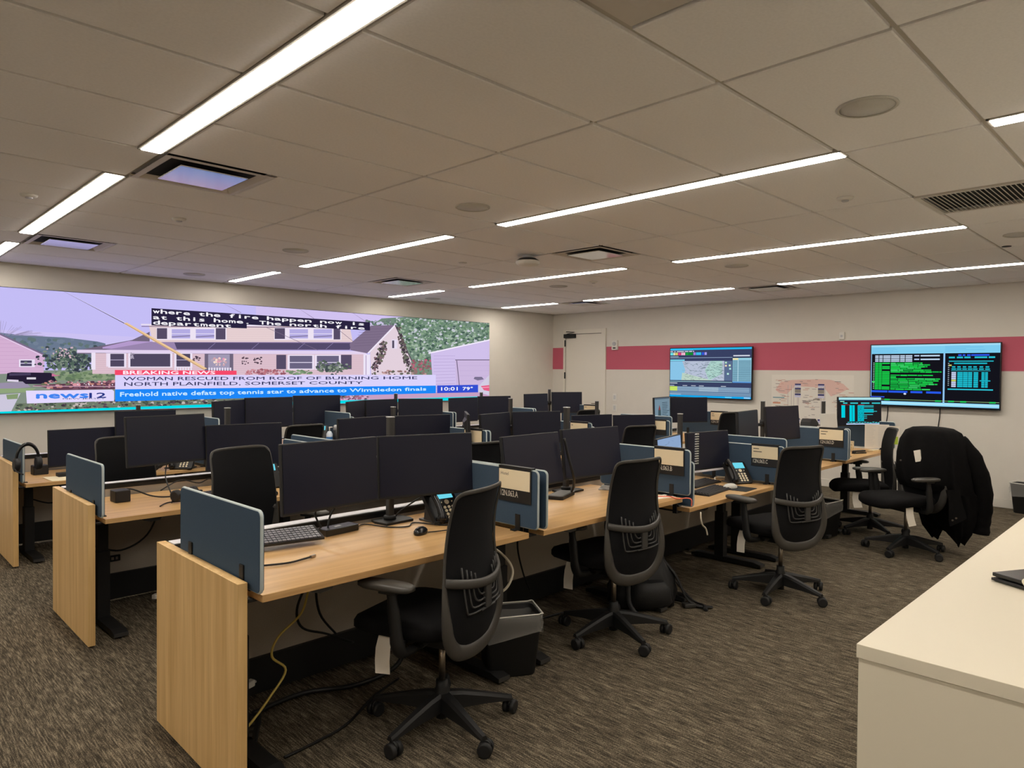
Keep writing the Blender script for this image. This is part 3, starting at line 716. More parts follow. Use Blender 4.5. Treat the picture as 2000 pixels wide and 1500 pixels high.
# ------------------------------------------------------------------ desk phones, keyboards, mice
def phone(loc, rz, label, sc=1):
    t = thing('desk_phone', label, 'phone', loc, rz, 'black desk phones'); t.scale = (sc, sc, sc)
    tilt = Matrix.Rotation(R(48), 3, 'X')
    def P(x, v, d): return tilt @ Vector((x, v, d))+Vector((0, -.075, .012))     # v runs up the sloping face
    b = MB(); ol = rrect(-.10, .10, 0, .205, .014, 4); n = len(ol)
    b._faces([P(u, v, 0) for u, v in ol]+[P(u, v, -.024) for u, v in ol], [tuple(range(n)), tuple(range(n, 2*n))[::-1]]+[(i, n+i, n+(i+1) % n, (i+1) % n) for i in range(n)])
    bo = b.build('body', 'blackm', t)
    k = MB(); k.box(-.085, .085, -.06, .105, 0, .010, .003)
    for s in (-1, 1): k.prism([(-.02, .008), (.07, .008), (.058, .10), (.04, .13)], s*.07-.006, s*.07+.006, 'yz')
    k.build('foot', 'dgrey', t)
    d = MB(); d._faces([P(*p, .0015) for p in ((-.03, .14), (.08, .14), (.08, .195), (-.03, .195))], [(0, 1, 2, 3)]); d.build('display', 'lcd', t, fix=False)
    kk = MB()
    for i in range(3):
        for j in range(4):
            c = (-.002+i*.027, .022+j*.021); kk.tube([P(*c, -.001), P(*c, .005)], .0085, 8)
    kk.tube([P(.025, .118, 0), P(.025, .118, .004)], .014, 14)
    for x in (-.01, .06): kk.tube([P(x, .118, 0), P(x, .118, .003)], .004, 8)
    kk.build('keypad', 'key', t)
    h = MB(); x = -.07
    pts = smooth_path([P(x, .008, .02), P(x, .03, .036), P(x, .10, .046), P(x, .17, .036), P(x, .20, .02)], 5)
    h.tube(pts, [.023]*4+[.019]*3+[.016]*7+[.019]*3+[.023]*4, 12)
    h.tube([P(x, .015, .0), P(x, .015, .03)], .024, 14); h.tube([P(x, .185, .0), P(x, .185, .03)], .024, 14)
    h.build('handset', 'blackg', t)
    c = MB(); pts = []
    for i in range(90):
        u = i/89; q = u*75; c0 = Vector((-.07-.05*math.sin(u*3.1), -.085-.04*u+.05*u*u, .018)); pts.append(c0+Vector((.006*math.cos(q), 0, .006*math.sin(q))))
    c.tube(pts, .0022, 5); c.build('coiled_cord', 'cable', t)
    return t
def keyboard(loc, rz, label, w=.44, d=.15, keycol='keycap', rx=0):
    t = thing('keyboard', label, 'keyboard', loc, rz, 'black computer keyboards', rx=rx)
    b = MB(); b.prism([(-d/2, 0), (-d/2, .010), (d/2, .020), (d/2, 0)], -w/2, w/2, 'yz'); b.build('base', 'black', t)
    k = MB(); cols = 21
    for j in range(6):
        y = -d/2+.016+j*(d-.032)/5.2
        for i in range(cols):
            x = -w/2+.012+(i+.5)*(w-.024)/cols; hw = (w-.024)/cols*.42; z = .010+.010*(y+d/2)/d
            k.box(x-hw, x+hw, y-.008, y+.008, z, z+.006, .0015, seg=1)
    k.build('keys', keycol, t); return t
def mouse(loc, rz, label, m='blackg', sc=1):
    t = thing('computer_mouse', label, 'mouse', loc, rz, 'computer mice'); rings = []
    for z, s in ((0, .9), (.006, 1), (.018, .95), (.028, .72), (.034, .4), (.036, .1)):
        rings.append([(.031*s*sc*math.cos(q), .055*s*sc*math.sin(q)-.006*(1-s), z*sc) for q in [2*math.pi*k/20 for k in range(20)]])
    MB().loft(rings).build('shell', m, t)
    MB().tube([(0, .022, .030*sc), (0, .034, .027*sc)], .004, 8).build('wheel', 'dgrey', t); return t
def cable(name, pts, r, m, label, cat='cable', group=None, n=6):
    return tag(MB().tube(smooth_path(pts, 6), r, n).build(name, m), label, cat, group)

phone((2.37, 2.93, .75), R(-2), 'desk phone under the right front monitor, facing the nearest chair')
phone((5.31, 2.76, .665), R(-28), 'desk phone with a bright blue display under the nameplate ending in C')
phone((2.235, 4.78, .715), R(-12), 'desk phone beyond the middle row chair, half hidden by the front left monitor')
phone((2.32, 6.62, .65), R(-40), 'desk phone on the back row left desk, seen under the middle row monitor')
phone((3.80, 6.86, .79), R(-35), 'desk phone in the back row beside the sanitizer bottle')
keyboard((1.44, 3.01, .785), R(-10), 'black keyboard propped up behind the nearest felt divider', rx=R(8), keycol='palekey')
keyboard((4.77, 2.69, .665), R(7), 'black keyboard at the front of the third front desk')
keyboard((5.02, 2.93, .665), R(4), 'second black keyboard, pushed behind, on the third front desk')
keyboard((1.95, 4.72, .715), R(6), 'black keyboard behind the middle row chair at the left')
mouse((2.10, 2.77, .75), R(-60), 'black mouse in front of the desk phone on the nearest desk')
mouse((2.12, 4.46, .715), R(70), 'black mouse on the middle row desk beyond the chair back')
mp = thing('mouse_pad', 'thin black mouse pad on the third front desk', 'mouse pad', (5.05, 2.60, .665), R(5)); MB().prism(rrect(-.11, .11, -.09, .09, .01), 0, .003, 'xy').build('pad', 'blackm', mp)
mouse((5.00, 2.66, .668), R(60), 'pale white mouse on the black mouse pad', 'wplastic', 1.1)
# first front desk: dock, cables, headset stand
t = thing('docking_station', 'long black docking station lying under the left front monitor', 'dock', (1.815, 3.07, .75), R(8)); MB().box(-.10, .10, -.04, .04, 0, .033, .004).build('case', 'blackg', t)
MB().box(-.02, .015, -.008, .008, .033, .0336).build('mark', 'lgrey', t)
cable('cable', [(1.26, 2.735, .757), (1.36, 2.70, .757), (1.44, 2.712, .757), (1.475, 2.722, .757)], .0042, 'cable', 'short black cable end lying on the nearest desk top', n=8)
t = thing('cable_plug', 'small metal plug at the end of the short cable', 'plug', (1.49, 2.728, .757), R(20)); MB().box(-.012, .016, -.006, .006, -.005, .005, .001).build('shell', 'steel', t)
for i, p in enumerate(([(1.74, 3.1, .78), (1.72, 3.12, .86), (1.79, 3.06, .93), (1.86, 3.0, .99)], [(1.77, 3.09, .786), (1.80, 3.11, .84), (1.84, 3.07, .92), (1.90, 3.0, 1.0)])):
    cable('cable', p, .005, 'cable', ['looped black cable rising left from the docking station to the monitor', 'black cable rising right from the docking station to the monitor'][i])
cable('cable', [(1.92, 3.07, .756), (2.0, 3.12, .756), (2.06, 2.98, .755), (2.14, 2.93, .755), (2.22, 2.98, .755), (2.3, 2.83, .755), (2.42, 2.86, .755)], .0035, 'cable', 'thin black cable snaking across the nearest desk in front of the stand')
cable('cable', [(2.17, 3.1, .76), (2.19, 3.08, .80), (2.26, 3.03, .86), (2.33, 3.0, .90), (2.36, 2.99, .91)], .004, 'cable', 'black cables looping from the front stand to the phone')
cable('cable', [(2.13, 2.75, .757), (2.25, 2.72, .757), (2.36, 2.74, .757)], .003, 'cable', 'mouse cord of the nearest desk')
# second front desk
t = thing('charging_dock', 'flat black dock with a pale top on the second front desk', 'dock', (3.42, 3.01, .745), R(22)); MB().prism(rrect(-.13, .13, -.055, .055, .02), 0, .022, 'xy').build('case', 'black', t); MB().prism(rrect(-.115, .115, -.045, .045, .015), .022, .024, 'xy').build('top', 'grey', t)
cable('cable', [(3.325, 2.905, 1.14), (3.345, 2.885, 1.02), (3.375, 2.868, .90), (3.45, 2.93, .82), (3.49, 2.98, .775)], .009, 'cable', 'bundle of black cables hanging between the second pair of front monitors')
t = thing('magazine', 'grey printed magazine lying on the second front desk by the divider', 'magazine', (3.93, 3.0, .745), R(30)); MB().box(-.10, .10, -.07, .07, 0, .006).build('pages', 'magazine', t)
t = thing('paper_sheet', 'white paper with an orange lanyard on the second front desk corner', 'paper', (3.90, 2.56, .745), R(-12)); MB().box(-.08, .08, -.05, .05, 0, .003).build('sheet', 'paper', t)
cable('lanyard', [(3.84, 2.60, .75), (3.93, 2.52, .75), (3.90, 2.44, .75), (3.96, 2.405, .752), (3.98, 2.386, .74), (3.98, 2.385, .70)], .004, 'orange', 'orange lanyard hanging over the front edge of the second front desk', 'lanyard')
# third front desk: comb bound sleeve on the monitor edge, pale cable
t = thing('cable_sleeve', 'white and black ribbed cable sleeve between the third pair of front monitors', 'cable', (4.835, 2.86, .84), 0)
b = MB(); w = MB()
for i in range(13):
    z = .235-i*.019
    b.box(-.028, .026, -.008, .006, z-.0045, z+.0045, .002); w.box(-.022, -.004, -.010, .004, z+.0055, z+.0135, .003); w.box(.004, .022, -.010, .004, z+.0055, z+.0135, .003)
b.build('ribs', 'black', t); w.build('links', 'wplastic', t)
cable('cable', [(4.12, 2.40, .64), (4.10, 2.385, .60), (4.13, 2.39, .555), (4.19, 2.40, .52), (4.21, 2.40, .475)], .0055, 'wcable', 'pale cable hanging from the front of the third front desk')
cable('cable', [(5.22, 2.9, .672), (5.30, 2.95, .69), (5.38, 2.86, .69), (5.42, 2.80, .68)], .007, 'wcable', 'pale coiled cord beside the phone with the bright blue display')
# last front desk
t = thing('mug', 'tan patterned mug on the right end front desk', 'mug', (7.87, 2.80, .73)); MB().lathe([(.001, .004), (.036, .004), (.04, .01), (.041, .112), (.037, .112), (.036, .012), (.001, .012)], n=24).build('cup', 'ceramic', t)
MB().tube(smooth_path([(.038, 0, .09), (.066, 0, .085), (.068, 0, .05), (.038, 0, .03)], 5), .0055, 8).build('handle', 'ceramic', t)
t = thing('notice_paper', 'large cream typed sheet clipped upright at the right end front desk', 'paper', (8.03, 2.58, .77), R(-42)); MB().prism([(-.135, 0), (-.06, .0), (.135, .012), (.13, .255), (-.135, .262)], -.001, .001, 'xz').build('sheet', 'paper', t)
b = MB()
for i in range(16):
    for x in (-.12, .01): b.box(x, x+random.uniform(.07, .105), -.0016, -.0011, .235-i*.014, .2365-i*.014)
tag(b.build('typed_lines', 'lgrey', t), kind='stuff')
t = thing('note_sheet', 'white and green note pinned on the right end divider', 'paper', (8.335, 2.52, .80), R(-88)); MB().box(-.07, .07, -.001, .001, .08, .20).build('white_note', 'paper', t); MB().box(-.06, .055, -.0014, .001, 0, .085).build('green_note', 'green', t)
t = thing('notebook', 'small cream notepad at the back of the right end front desk', 'notepad', (8.17, 2.66, .73), R(-10)); MB().box(-.06, .06, -.03, .03, 0, .008).build('pages', 'card', t)
t = thing('black_folder', 'flat black mat at the front of the right end front desk', 'mat', (7.22, 2.72, .73), R(4)); MB().box(-.17, .17, -.12, .12, 0, .004).build('mat', 'blackm', t)
mouse((7.62, 2.78, .73), R(40), 'black mouse beside the mug'); 
t = thing('stapler', 'black stapler lying on the right end front desk', 'stapler', (7.74, 2.66, .73), R(-20)); b = MB(); b.box(-.09, .09, -.018, .018, 0, .012, .003); b.box(-.085, .085, -.015, .015, .018, .035, .006); b.box(-.09, -.06, -.015, .015, .01, .03, .003); b.build('body', 'black', t)
q = at(1616, 832, 1, 2.93)
t = thing('tablet', 'white backed tablet propped up above the fourth front divider, before the wall diagram', 'tablet', (q.x, 2.93, .73), R(-14))
MB().box(-.06, .06, -.05, .05, 0, .012, .003).build('base', 'dgrey', t); MB().cyl((0, 0, .01), (0, 0, q.z-.73+.04), .009).build('stem', 'dgrey', t); MB().box(-.14, .14, -.018, -.008, q.z-.73-.02, q.z-.73+.135, .004, Matrix.Rotation(R(-6), 3, 'X')).build('tablet_case', 'wplastic', t)
q = at(1581, 832, 1, 2.97)
t = thing('desk_organiser', 'black mesh organiser on the fourth front desk before the wall diagram', 'desk organiser', (q.x, 2.97, q.z-.30)); b = MB(); b.prism([(-.11, .30), (.11, .30), (.10, .33), (.03, .375), (-.06, .378), (-.10, .345)], -.05, .05, 'xz'); b.box(-.09, .09, -.045, .045, .725-q.z+.30, .30, .004); b.build('body', 'black', t)

# middle row left desk
t = thing('black_box', 'small black speaker box behind the middle row left divider', 'box', (1.33, 4.88, .715), R(3)); b = MB(); b.box(-.045, .045, -.05, .05, 0, .075, .006); b.build('case', 'black', t)
cable('cable', [(1.30, 4.93, .77), (1.40, 4.93, .78), (1.50, 4.86, .735), (1.58, 4.80, .725), (1.72, 4.86, .722), (1.8, 4.95, .74)], .005, 'cable', 'black cable lying along the back of the middle row left desk')
def headset(name_label, loc, rz, upright=True, rx=0):
    t = thing('headset', name_label, 'headset', loc, rz, 'black headsets', rx=rx)
    pts = [(.075*math.cos(R(a)), 0, .085*math.sin(R(a))+.05) for a in range(-15, 196, 10)]
    MB().tube(pts, .0085, 10, flat=1.2).build('headband', 'blackg', t)
    for s in (-1, 1):
        MB().tube([(s*.052, 0, .03), (s*.06, 0, .03), (s*.088, 0, .03), (s*.094, 0, .03)], [.03, .036, .036, .026], 18).build('ear_cushion', 'black', t)
    MB().tube(smooth_path([(-.085, 0, .02), (-.09, -.05, 0), (-.06, -.10, -.015)], 4), .004, 6).build('microphone_boom', 'black', t)
    return t
headset('black headset lying on its side on the middle row left desk', (1.62, 4.66, .755), R(30), rx=R(80))
cable('cable', [(1.45, 4.52, .72), (1.52, 4.60, .722), (1.62, 4.60, .722), (1.72, 4.64, .725)], .004, 'cable', 'headset cord ending in a plug on the middle row left desk')
cable('cable', [(1.58, 4.72, .76), (1.60, 4.88, .84), (1.63, 4.95, .92), (1.66, 4.98, 1.02)], .004, 'cable', 'thin black cable rising from the headset to the middle row left monitor')
cable('cable', [(1.60, 4.98, .74), (1.72, 4.96, .80), (1.84, 4.95, .77), (1.92, 4.96, .79), (2.0, 4.93, .74)], .004, 'cable', 'looping black cable in front of the middle row spine')
# back row left desk
t = thing('headset_stand', 'small black charger box by the back row left divider', 'box', (1.30, 7.05, .65), R(5)); MB().box(-.055, .055, -.045, .045, 0, .08, .006).build('case', 'black', t)
q = at(54, 900, 1, 6.42)
hs = headset('black headset hung over the back row left divider', (q.x, 6.42, .775), R(8)); hs.scale = (1.0, 1.0, 1.45)
t = thing('desk_mat', 'cream printed mat on the back row left desk', 'mat', (1.52, 6.68, .65), R(3)); MB().prism(rrect(-.24, .24, -.14, .14, .01), 0, .004, 'xy').build('mat', 'card', t)
t = thing('black_tray', 'flat black box lying on the cream mat', 'box', (1.52, 6.78, .654), R(3)); MB().box(-.15, .15, -.04, .04, 0, .03, .004).build('case', 'black', t)
t = thing('blue_book', 'blue grey notebook on the front end of the back row left desk', 'book', (1.75, 6.58, .65), R(10)); MB().box(-.10, .10, -.06, .06, 0, .02, .002).build('cover', 'foam', t)
headset('black headset with its cord on the back row left desk, under the middle monitor', (2.08, 6.66, .69), R(60), rx=R(80))
t = thing('sanitizer_bottle', 'clear pump bottle with a blue label in the back row', 'bottle', (3.83, 6.66, .79)); MB().lathe([(.001, 0), (.032, 0), (.034, .01), (.034, .09), (.02, .115), (.012, .12), (.001, .12)], n=20).build('body', 'clear', t); MB().lathe([(.0345, .03), (.0345, .06)], n=20, cap=False).build('label_band', 'blue', t)
b = MB(); b.cyl((0, 0, .12), (0, 0, .16), .006); b.box(-.008, .035, -.006, .006, .155, .166, .002); b.build('pump', 'wplastic', t)
t = thing('travel_tumbler', 'black tumbler with a pale lid in the back row', 'tumbler', (3.93, 6.68, .79)); MB().lathe([(.001, 0), (.036, 0), (.038, .01), (.040, .125), (.001, .125)], n=22).build('body', 'black', t); MB().lathe([(.036, .125), (.034, .165), (.026, .178), (.001, .178)], n=22).build('lid', 'lgrey', t)
t = thing('small_bottle', 'peach capped little bottle above the first front nameplate', 'bottle', (3.88, 4.52, .745)); MB().lathe([(.001, 0), (.026, 0), (.026, .07), (.014, .11), (.001, .11)], n=16).build('body', 'peach', t); MB().lathe([(.013, .11), (.012, .14), (.001, .14)], n=16).build('cap', 'wplastic', t)
m21 = monitor('monitor turned edge on between the second and third desks of the middle row', 4.10, 4.72, 52, 1.189, 3)

# ------------------------------------------------------------------ floor things
def bin_(loc, rz, label, sc=1):
    t = thing('waste_bin', label, 'trash can', loc, rz, 'black waste bins with clear liners'); t.scale = (sc, sc, sc)
    o = MB(); rings = []
    for z, w, d in ((0, .13, .085), (.01, .135, .09), (.33, .165, .115), (.335, .168, .118), (.335, .158, .108), (.02, .125, .08)):
        rings.append([(x, y, z) for x, y in rrect(-w, w, -d, d, .03, 4)])
    o.loft(rings, cap=True).build('bin', 'blackm', t)
    l = MB(); rings = []
    for i, (z, e) in enumerate(((.16, -.035), (.30, -.008), (.345, .006), (.34, .012), (.31, .009), (.275, .013), (.25, .008), (.225, .012))):
        w, d = .160+e, .110+e; rings.append([(x*(1+.015*math.sin(k*2.1+i)), y*(1+.02*math.sin(k*1.7+i*2)), z+(.010*math.sin(k*1.9+i*1.3)+(.012*(i-4)*math.sin(k*.42+.8) if i > 4 else 0))*(1 if i > 3 else 0)) for k, (x, y) in enumerate(rrect(-w, w, -d, d, .03, 5))])
    l.loft(rings, cap=False).build('liner', 'film', t)
    MB().tube([(x*1.0, y*1.0, .346+.004*math.sin(k)) for k, (x, y) in enumerate(rrect(-.17, .17, -.12, .12, .03, 5))], .004, 6, closed=True).build('liner_rim', 'wplastic', t)
bin_((2.53, 2.58, 0), R(-30), 'black waste bin with a clear liner beside the nearest chair', .93)
bin_((6.86, 2.68, 0), R(-8), 'black waste bin with a pale liner behind the third front chair')
bin_((9.72, 1.50, 0), R(80), 'black waste bin cut off at the right edge, against the right wall')
t = thing('backpack', 'black backpack slumped on the floor behind the second front chair', 'backpack', (3.93, 2.72, 0), R(-35))
rings = []
for z, a, d, oy in ((.0, .19, .12, 0), (.02, .22, .15, 0), (.10, .225, .155, .01), (.20, .20, .13, .015), (.29, .165, .10, .03), (.345, .11, .07, .045), (.37, .05, .03, .05)):
    rings.append([(a*abs(math.cos(q))**.7*(1 if math.cos(q) > 0 else -1)*(1+.09*math.sin(5*q+z*20)+.03*math.sin(11*q)), oy+d*abs(math.sin(q))**.7*(1 if math.sin(q) > 0 else -1)*(1+.11*math.sin(7*q+z*14)), z+.03*math.sin(3*q+1)*z) for q in [2*math.pi*k/44 for k in range(44)]])
MB().loft(rings).build('bag', 'bag', t)
rings = []
for z, a, d in ((.02, .13, .05), (.05, .15, .075), (.14, .14, .07), (.19, .10, .04)):
    rings.append([(a*math.cos(q)*(1+.05*math.sin(4*q+z*30)), -.14+d*math.sin(q), z) for q in [2*math.pi*k/24 for k in range(24)]])
MB().loft(rings).build('front_pocket', 'bag', t)
for pts in ([(-.10, -.02, .33), (-.15, -.14, .24), (-.17, -.22, .08), (-.12, -.30, .014), (-.05, -.33, .014)], [(.12, .0, .32), (.21, -.06, .20), (.27, -.10, .06), (.33, -.14, .016), (.42, -.18, .014)], [(.16, .04, .25), (.27, .0, .10), (.34, -.05, .02), (.38, -.14, .014), (.35, -.22, .014)]):
    MB().tube(smooth_path(pts, 5), .017, 8, flat=.4).build('strap', 'bag', t)
MB().box(.24, .32, -.15, -.09, .004, .03, .006).build('buckle', 'dgrey', t)
MB().box(-.15, -.135, -.175, -.165, .20, .25, .001).build('zip_tag', 'lgrey', t)
# cables under the desks
cable('cable', [(1.60, 2.80, .72), (1.575, 2.9, .58), (1.54, 2.92, .45), (1.43, 2.92, .37), (1.40, 2.92, .29), (1.455, 2.90, .22), (1.37, 2.88, .13), (1.28, 2.86, .06), (1.15, 2.80, .012)], .0055, 'ycable', 'yellow cable hanging under the nearest desk to the floor')
cable('cable', [(1.62, 2.86, .72), (1.60, 2.98, .56), (1.56, 3.0, .44), (1.60, 3.02, .34), (1.74, 3.04, .27), (1.9, 3.06, .18)], .006, 'cable', 'black cable hanging beside the yellow one under the nearest desk')
cable('cable', [(1.66, 2.9, .72), (1.66, 3.0, .55), (1.70, 3.04, .38), (1.80, 3.06, .25)], .006, 'cable', 'second black cable hanging under the nearest desk')
cable('cable', [(1.88, 2.85, .72), (1.89, 3.0, .60), (1.93, 3.05, .52), (2.05, 3.06, .50)], .006, 'cable', 'third black cable bending right under the nearest desk')
cable('cable', [(2.42, 2.95, .71), (2.44, 2.8, .66), (2.52, 2.68, .62), (2.585, 2.63, .54), (2.59, 2.62, .47), (2.54, 2.64, .40), (2.46, 2.72, .39), (2.36, 2.9, .42)], .007, 'wcable', 'thick grey white cable looping beside the nearest chair')
cable('cable', [(1.35, 3.0, .025), (1.6, 3.02, .03), (1.85, 2.93, .025), (2.1, 2.95, .05), (2.2, 3.05, .16)], .012, 'cable', 'thick black corrugated hose along the floor under the nearest desk')
cable('cable', [(1.30, 2.60, .008), (1.45, 2.62, .008), (1.62, 2.66, .008), (1.85, 2.80, .008), (2.05, 2.88, .008)], .006, 'cable', 'thin black cable along the carpet under the nearest desk')
cable('cable', [(3.02, 2.95, .71), (3.05, 3.04, .5), (3.12, 3.06, .3), (3.2, 3.07, .16)], .006, 'cable', 'black cable dropping behind the grey white loop, second front desk')
cable('cable', [(3.90, 2.9, .71), (3.92, 3.03, .52), (3.98, 3.06, .36), (4.05, 3.06, .2)], .006, 'cable', 'black cable under the right end of the second front desk')
cable('cable', [(2.70, 2.95, .008), (2.95, 2.90, .008), (3.1, 2.98, .008), (3.4, 2.95, .008)], .007, 'cable', 'black cable on the carpet under the second front desk')
cable('cable', [(1.20, 4.95, .44), (1.36, 4.98, .38), (1.52, 4.98, .46), (1.60, 4.94, .68)], .006, 'cable', 'black cable sagging under the middle row left desk')
cable('cable', [(1.24, 7.0, .45), (1.38, 7.02, .40), (1.52, 7.02, .46), (1.6, 7.0, .60)], .006, 'cable', 'black cable sagging under the back row left desk')
for loc, lab, rz in (((1.335, 3.0, .16), 'white plug on the power strip under the nearest desk', 20), ((1.55, 4.92, .05), 'white plug under the middle row left desk', 40)):
    t = thing('power_plug', lab, 'plug', loc, R(rz)); b = MB(); b.box(-.02, .02, -.015, .015, -.012, .018, .005); b.cyl((.02, 0, 0), (.035, 0, 0), .006); b.build('body', 'wplastic', t)
t = thing('power_strip', 'black power strip on the floor under the nearest desk', 'power strip', (1.28, 2.86, 0), R(60)); b = MB(); b.box(-.12, .12, -.03, .03, .0, .045, .006); b.build('case', 'blackm', t)
b = MB()
for i in range(4): b.box(-.09+i*.05, -.065+i*.05, -.012, .012, .0452, .0462)
b.build('sockets', 'dgrey', t)
for x, y, z, lab in ((1.36, 5.125, .30, 'small metal outlet in the black trough under the middle row left desk'), (4.06, 3.21, .115, 'small outlet low on the spine between the second and third front desks')):
    t = thing('outlet', lab, 'power outlet', (x, y, z), SK); b = MB(); b.box(-.035, .035, -.006, .01, -.02, .02, .002); b.build('plate', 'blackg', t); c = MB(); c.box(-.02, -.004, -.008, -.005, -.009, .009); c.box(.006, .02, -.008, -.005, -.009, .009); c.build('sockets', 'steel', t)

# ------------------------------------------------------------------ white counter at the right front
t = thing('counter', 'long white laminate counter in the right foreground', 'counter', (1.791, .614, 0), R(.55))
MB().box(0, 4.8, -1.30, 0, .866, .90, .0012).build('counter_top', 'white', t)
MB().box(.004, 4.79, -1.29, -.004, .0, .8645, .001).build('body', 'white', t)
t = thing('laptop_dock', 'black slab device with a white cable on the white counter', 'computer', (2.74, .34, .90), R(-28))
MB().box(-.15, .15, -.11, .11, .003, .012, .002).build('lower_shell', 'black', t); MB().box(-.145, .15, -.11, .11, .016, .028, .002).build('upper_shell', 'blackg', t); MB().box(-.13, .13, -.09, .09, .010, .018).build('core', 'black', t)
b = MB(); b.tube([(.02, .02, .028), (.02, .02, .031)], .016, 20); b.build('ring_mark', 'wplastic', t)
cable('cable', [(2.635, .405, .935), (2.615, .415, .925), (2.600, .385, .907), (2.60, .30, .9055), (2.66, .18, .9055), (2.8, .05, .9055)], .005, 'wcable', 'white cable clipped round the black device on the counter')

# ------------------------------------------------------------------ things on the right wall
t = thing('fire_alarm_strobe', 'white wall strobe beside the door on the pink stripe', 'alarm', (XW, 7.50, 2.045)); 
MB().box(-.045, 0, -.06, .06, -.085, .085, .008).build('case', 'wplastic', t); MB().tube([(-.045, 0, .02), (-.06, 0, .02)], .035, 16).build('lens', 'lgrey', t); MB().box(-.047, -.044, -.03, .03, -.065, -.04).build('mark', 'dgrey', t)
for z, lab in ((1.125, 'upper light switch plate right of the door'), (.94, 'lower light switch plate right of the door')):
    t = thing('switch_plate', lab, 'light switch', (XW, 7.507, z)); MB().box(-.007, 0, -.042, .042, -.062, .062, .002).build('plate', 'wplastic', t)
    b = MB(); b.box(-.011, -.006, -.02, -.004, -.035, .035, .001); b.box(-.011, -.006, .004, .02, -.035, .035, .001); b.build('rocker', 'lgrey', t)
t = thing('wall_sensor', 'tiny white box high on the right wall over the pink stripe', 'sensor', (XW, 3.656, 2.09)); MB().box(-.03, 0, -.035, .035, -.05, .05, .006).build('case', 'wplastic', t); MB().box(-.032, -.029, -.015, .015, -.02, .01).build('window', 'lgrey', t)

def television(name, y0, y1, z0, z1, label, draw, strength):
    """y0 is the left edge as seen in the room"""
    xf = XW-.075; t = thing('wall_television', label, 'television', (xf, (y0+y1)/2, z0), 0, 'televisions on the right wall')
    w, h = y0-y1, z1-z0
    MB().box(0, .035, -w/2, w/2, 0, h, .004).build('casing', 'blackg', t)
    MB().box(.03, .075, -.3, .3, .2, h-.2, .003).build('wall_mount', 'blackm', t)
    p = Pic((-1, 0, 0), lambda u, v: Vector((-.0004, w/2-.012-u*(w-.024), h-.012-v*(h-.026))))
    draw(p); p.build('picture', pic_mat('television_picture', strength), t); return t
rnd = random.Random(5)
def d_tv1(p):
    p.rect(0, 0, 1, 1, (58, 66, 100)); p.rect(0, 0, 1, .035, (40, 190, 245)); p.rect(0, .035, .3, .04, (150, 215, 250))
    for i, (a, b) in enumerate(((.0, .035), (.05, .07), (.085, .18), (.19, .235), (.245, .285), (.295, .31))): p.rect(a, .055, b, .072, (225, 230, 240))
    for a, b, c in ((.0, .038, (110, 225, 235)), (.042, .06, (235, 235, 215)), (.062, .10, (215, 200, 110)), (.104, .142, (225, 60, 120)), (.146, .165, (245, 200, 220)), (.168, .195, (250, 190, 215)), (.2, .235, (30, 160, 60)), (.238, .298, (20, 140, 50)), (.302, .33, (170, 130, 225)), (.335, .40, (60, 190, 240)), (.41, .435, (50, 90, 230)), (.442, .47, (170, 160, 245))): p.rect(a, .085, b, .14, c)
    p.rect(0, .165, .11, .175, (190, 225, 240)); p.rect(0, .19, .78, .20, (150, 170, 200)); p.rect(0, .228, .19, .255, (130, 220, 245))
    p.rect(.79, .15, .98, .175, (215, 220, 235))
    p.rect(0, .262, .685, .655, (140, 200, 235)); p.poly([(.16, .262), (.685, .262), (.685, .655), (.15, .655), (.2, .45)], (186, 196, 218)); p.poly([(.16, .50), (.55, .655), (.15, .655)], (190, 214, 200)); p.poly([(.52, .262), (.66, .262), (.66, .52), (.5, .655), (.45, .45)], (176, 214, 206))
    for _ in range(150):
        x = .16+.5*rnd.random()**.75; y = .28+.36*rnd.random(); p.line((x, y), (min(.68, x+rnd.uniform(.01, .06)), min(.65, max(.265, y+rnd.uniform(-.035, .04)))), .0045, rnd.choice([(90, 115, 125), (110, 140, 140), (60, 80, 90), (150, 170, 160)]))
    p.rect(.69, .262, .78, .655, (92, 110, 145))
    for x, y, c in ((.695, .28, (190, 235, 200)), (.695, .34, (240, 215, 190)), (.74, .335, (215, 240, 200)), (.745, .40, (170, 230, 220)), (.72, .50, (190, 240, 225))): p.rect(x, y, x+.022, y+.035, c)
    p.rect(.785, .20, 1, .68, (150, 205, 225)); p.rect(.785, .195, 1, .205, (20, 24, 40)); p.rect(.787, .21, .85, .245, (240, 225, 170))
    for i in range(20): p.rect(.787, .258+i*.0205, .995, .267+i*.0205, (62, 92, 120))
    p.rect(.845, .25, .852, .66, (190, 225, 240)); p.rect(.787, .665, 1, .69, (90, 150, 215))
    p.rect(0, .66, .76, .668, (40, 50, 80)); p.rect(0, .675, .78, .69, (150, 190, 200)); p.rect(0, .71, .1, .725, (215, 225, 235))
    for x in (.0, .17, .28, .38, .65): p.rect(x, .76, x+.06, .772, (205, 215, 230))
    p.rect(0, .785, 1, .96, (104, 132, 164)); p.rect(0, .785, .1, .875, (200, 230, 105))
    for i in range(4):
        p.rect(.1, .79+i*.024, .98, .798+i*.024, (175, 205, 228)); p.rect(.38, .79+i*.024, .62, .800+i*.024, (205, 228, 240))
    for i in range(3): p.rect(0, .9+i*.022, 1, .908+i*.022, (140, 172, 200))
    p.rect(0, .94, .15, .952, (190, 215, 235)); p.rect(0, .962, 1, 1, (20, 170, 240)); p.rect(.7, .972, .78, .99, (120, 215, 245)); p.rect(.92, .972, .99, .99, (190, 225, 250))
television('tv', 6.345, 4.915, 1.165, 1.97, 'left wall television showing a pale map and tables', d_tv1, .95)
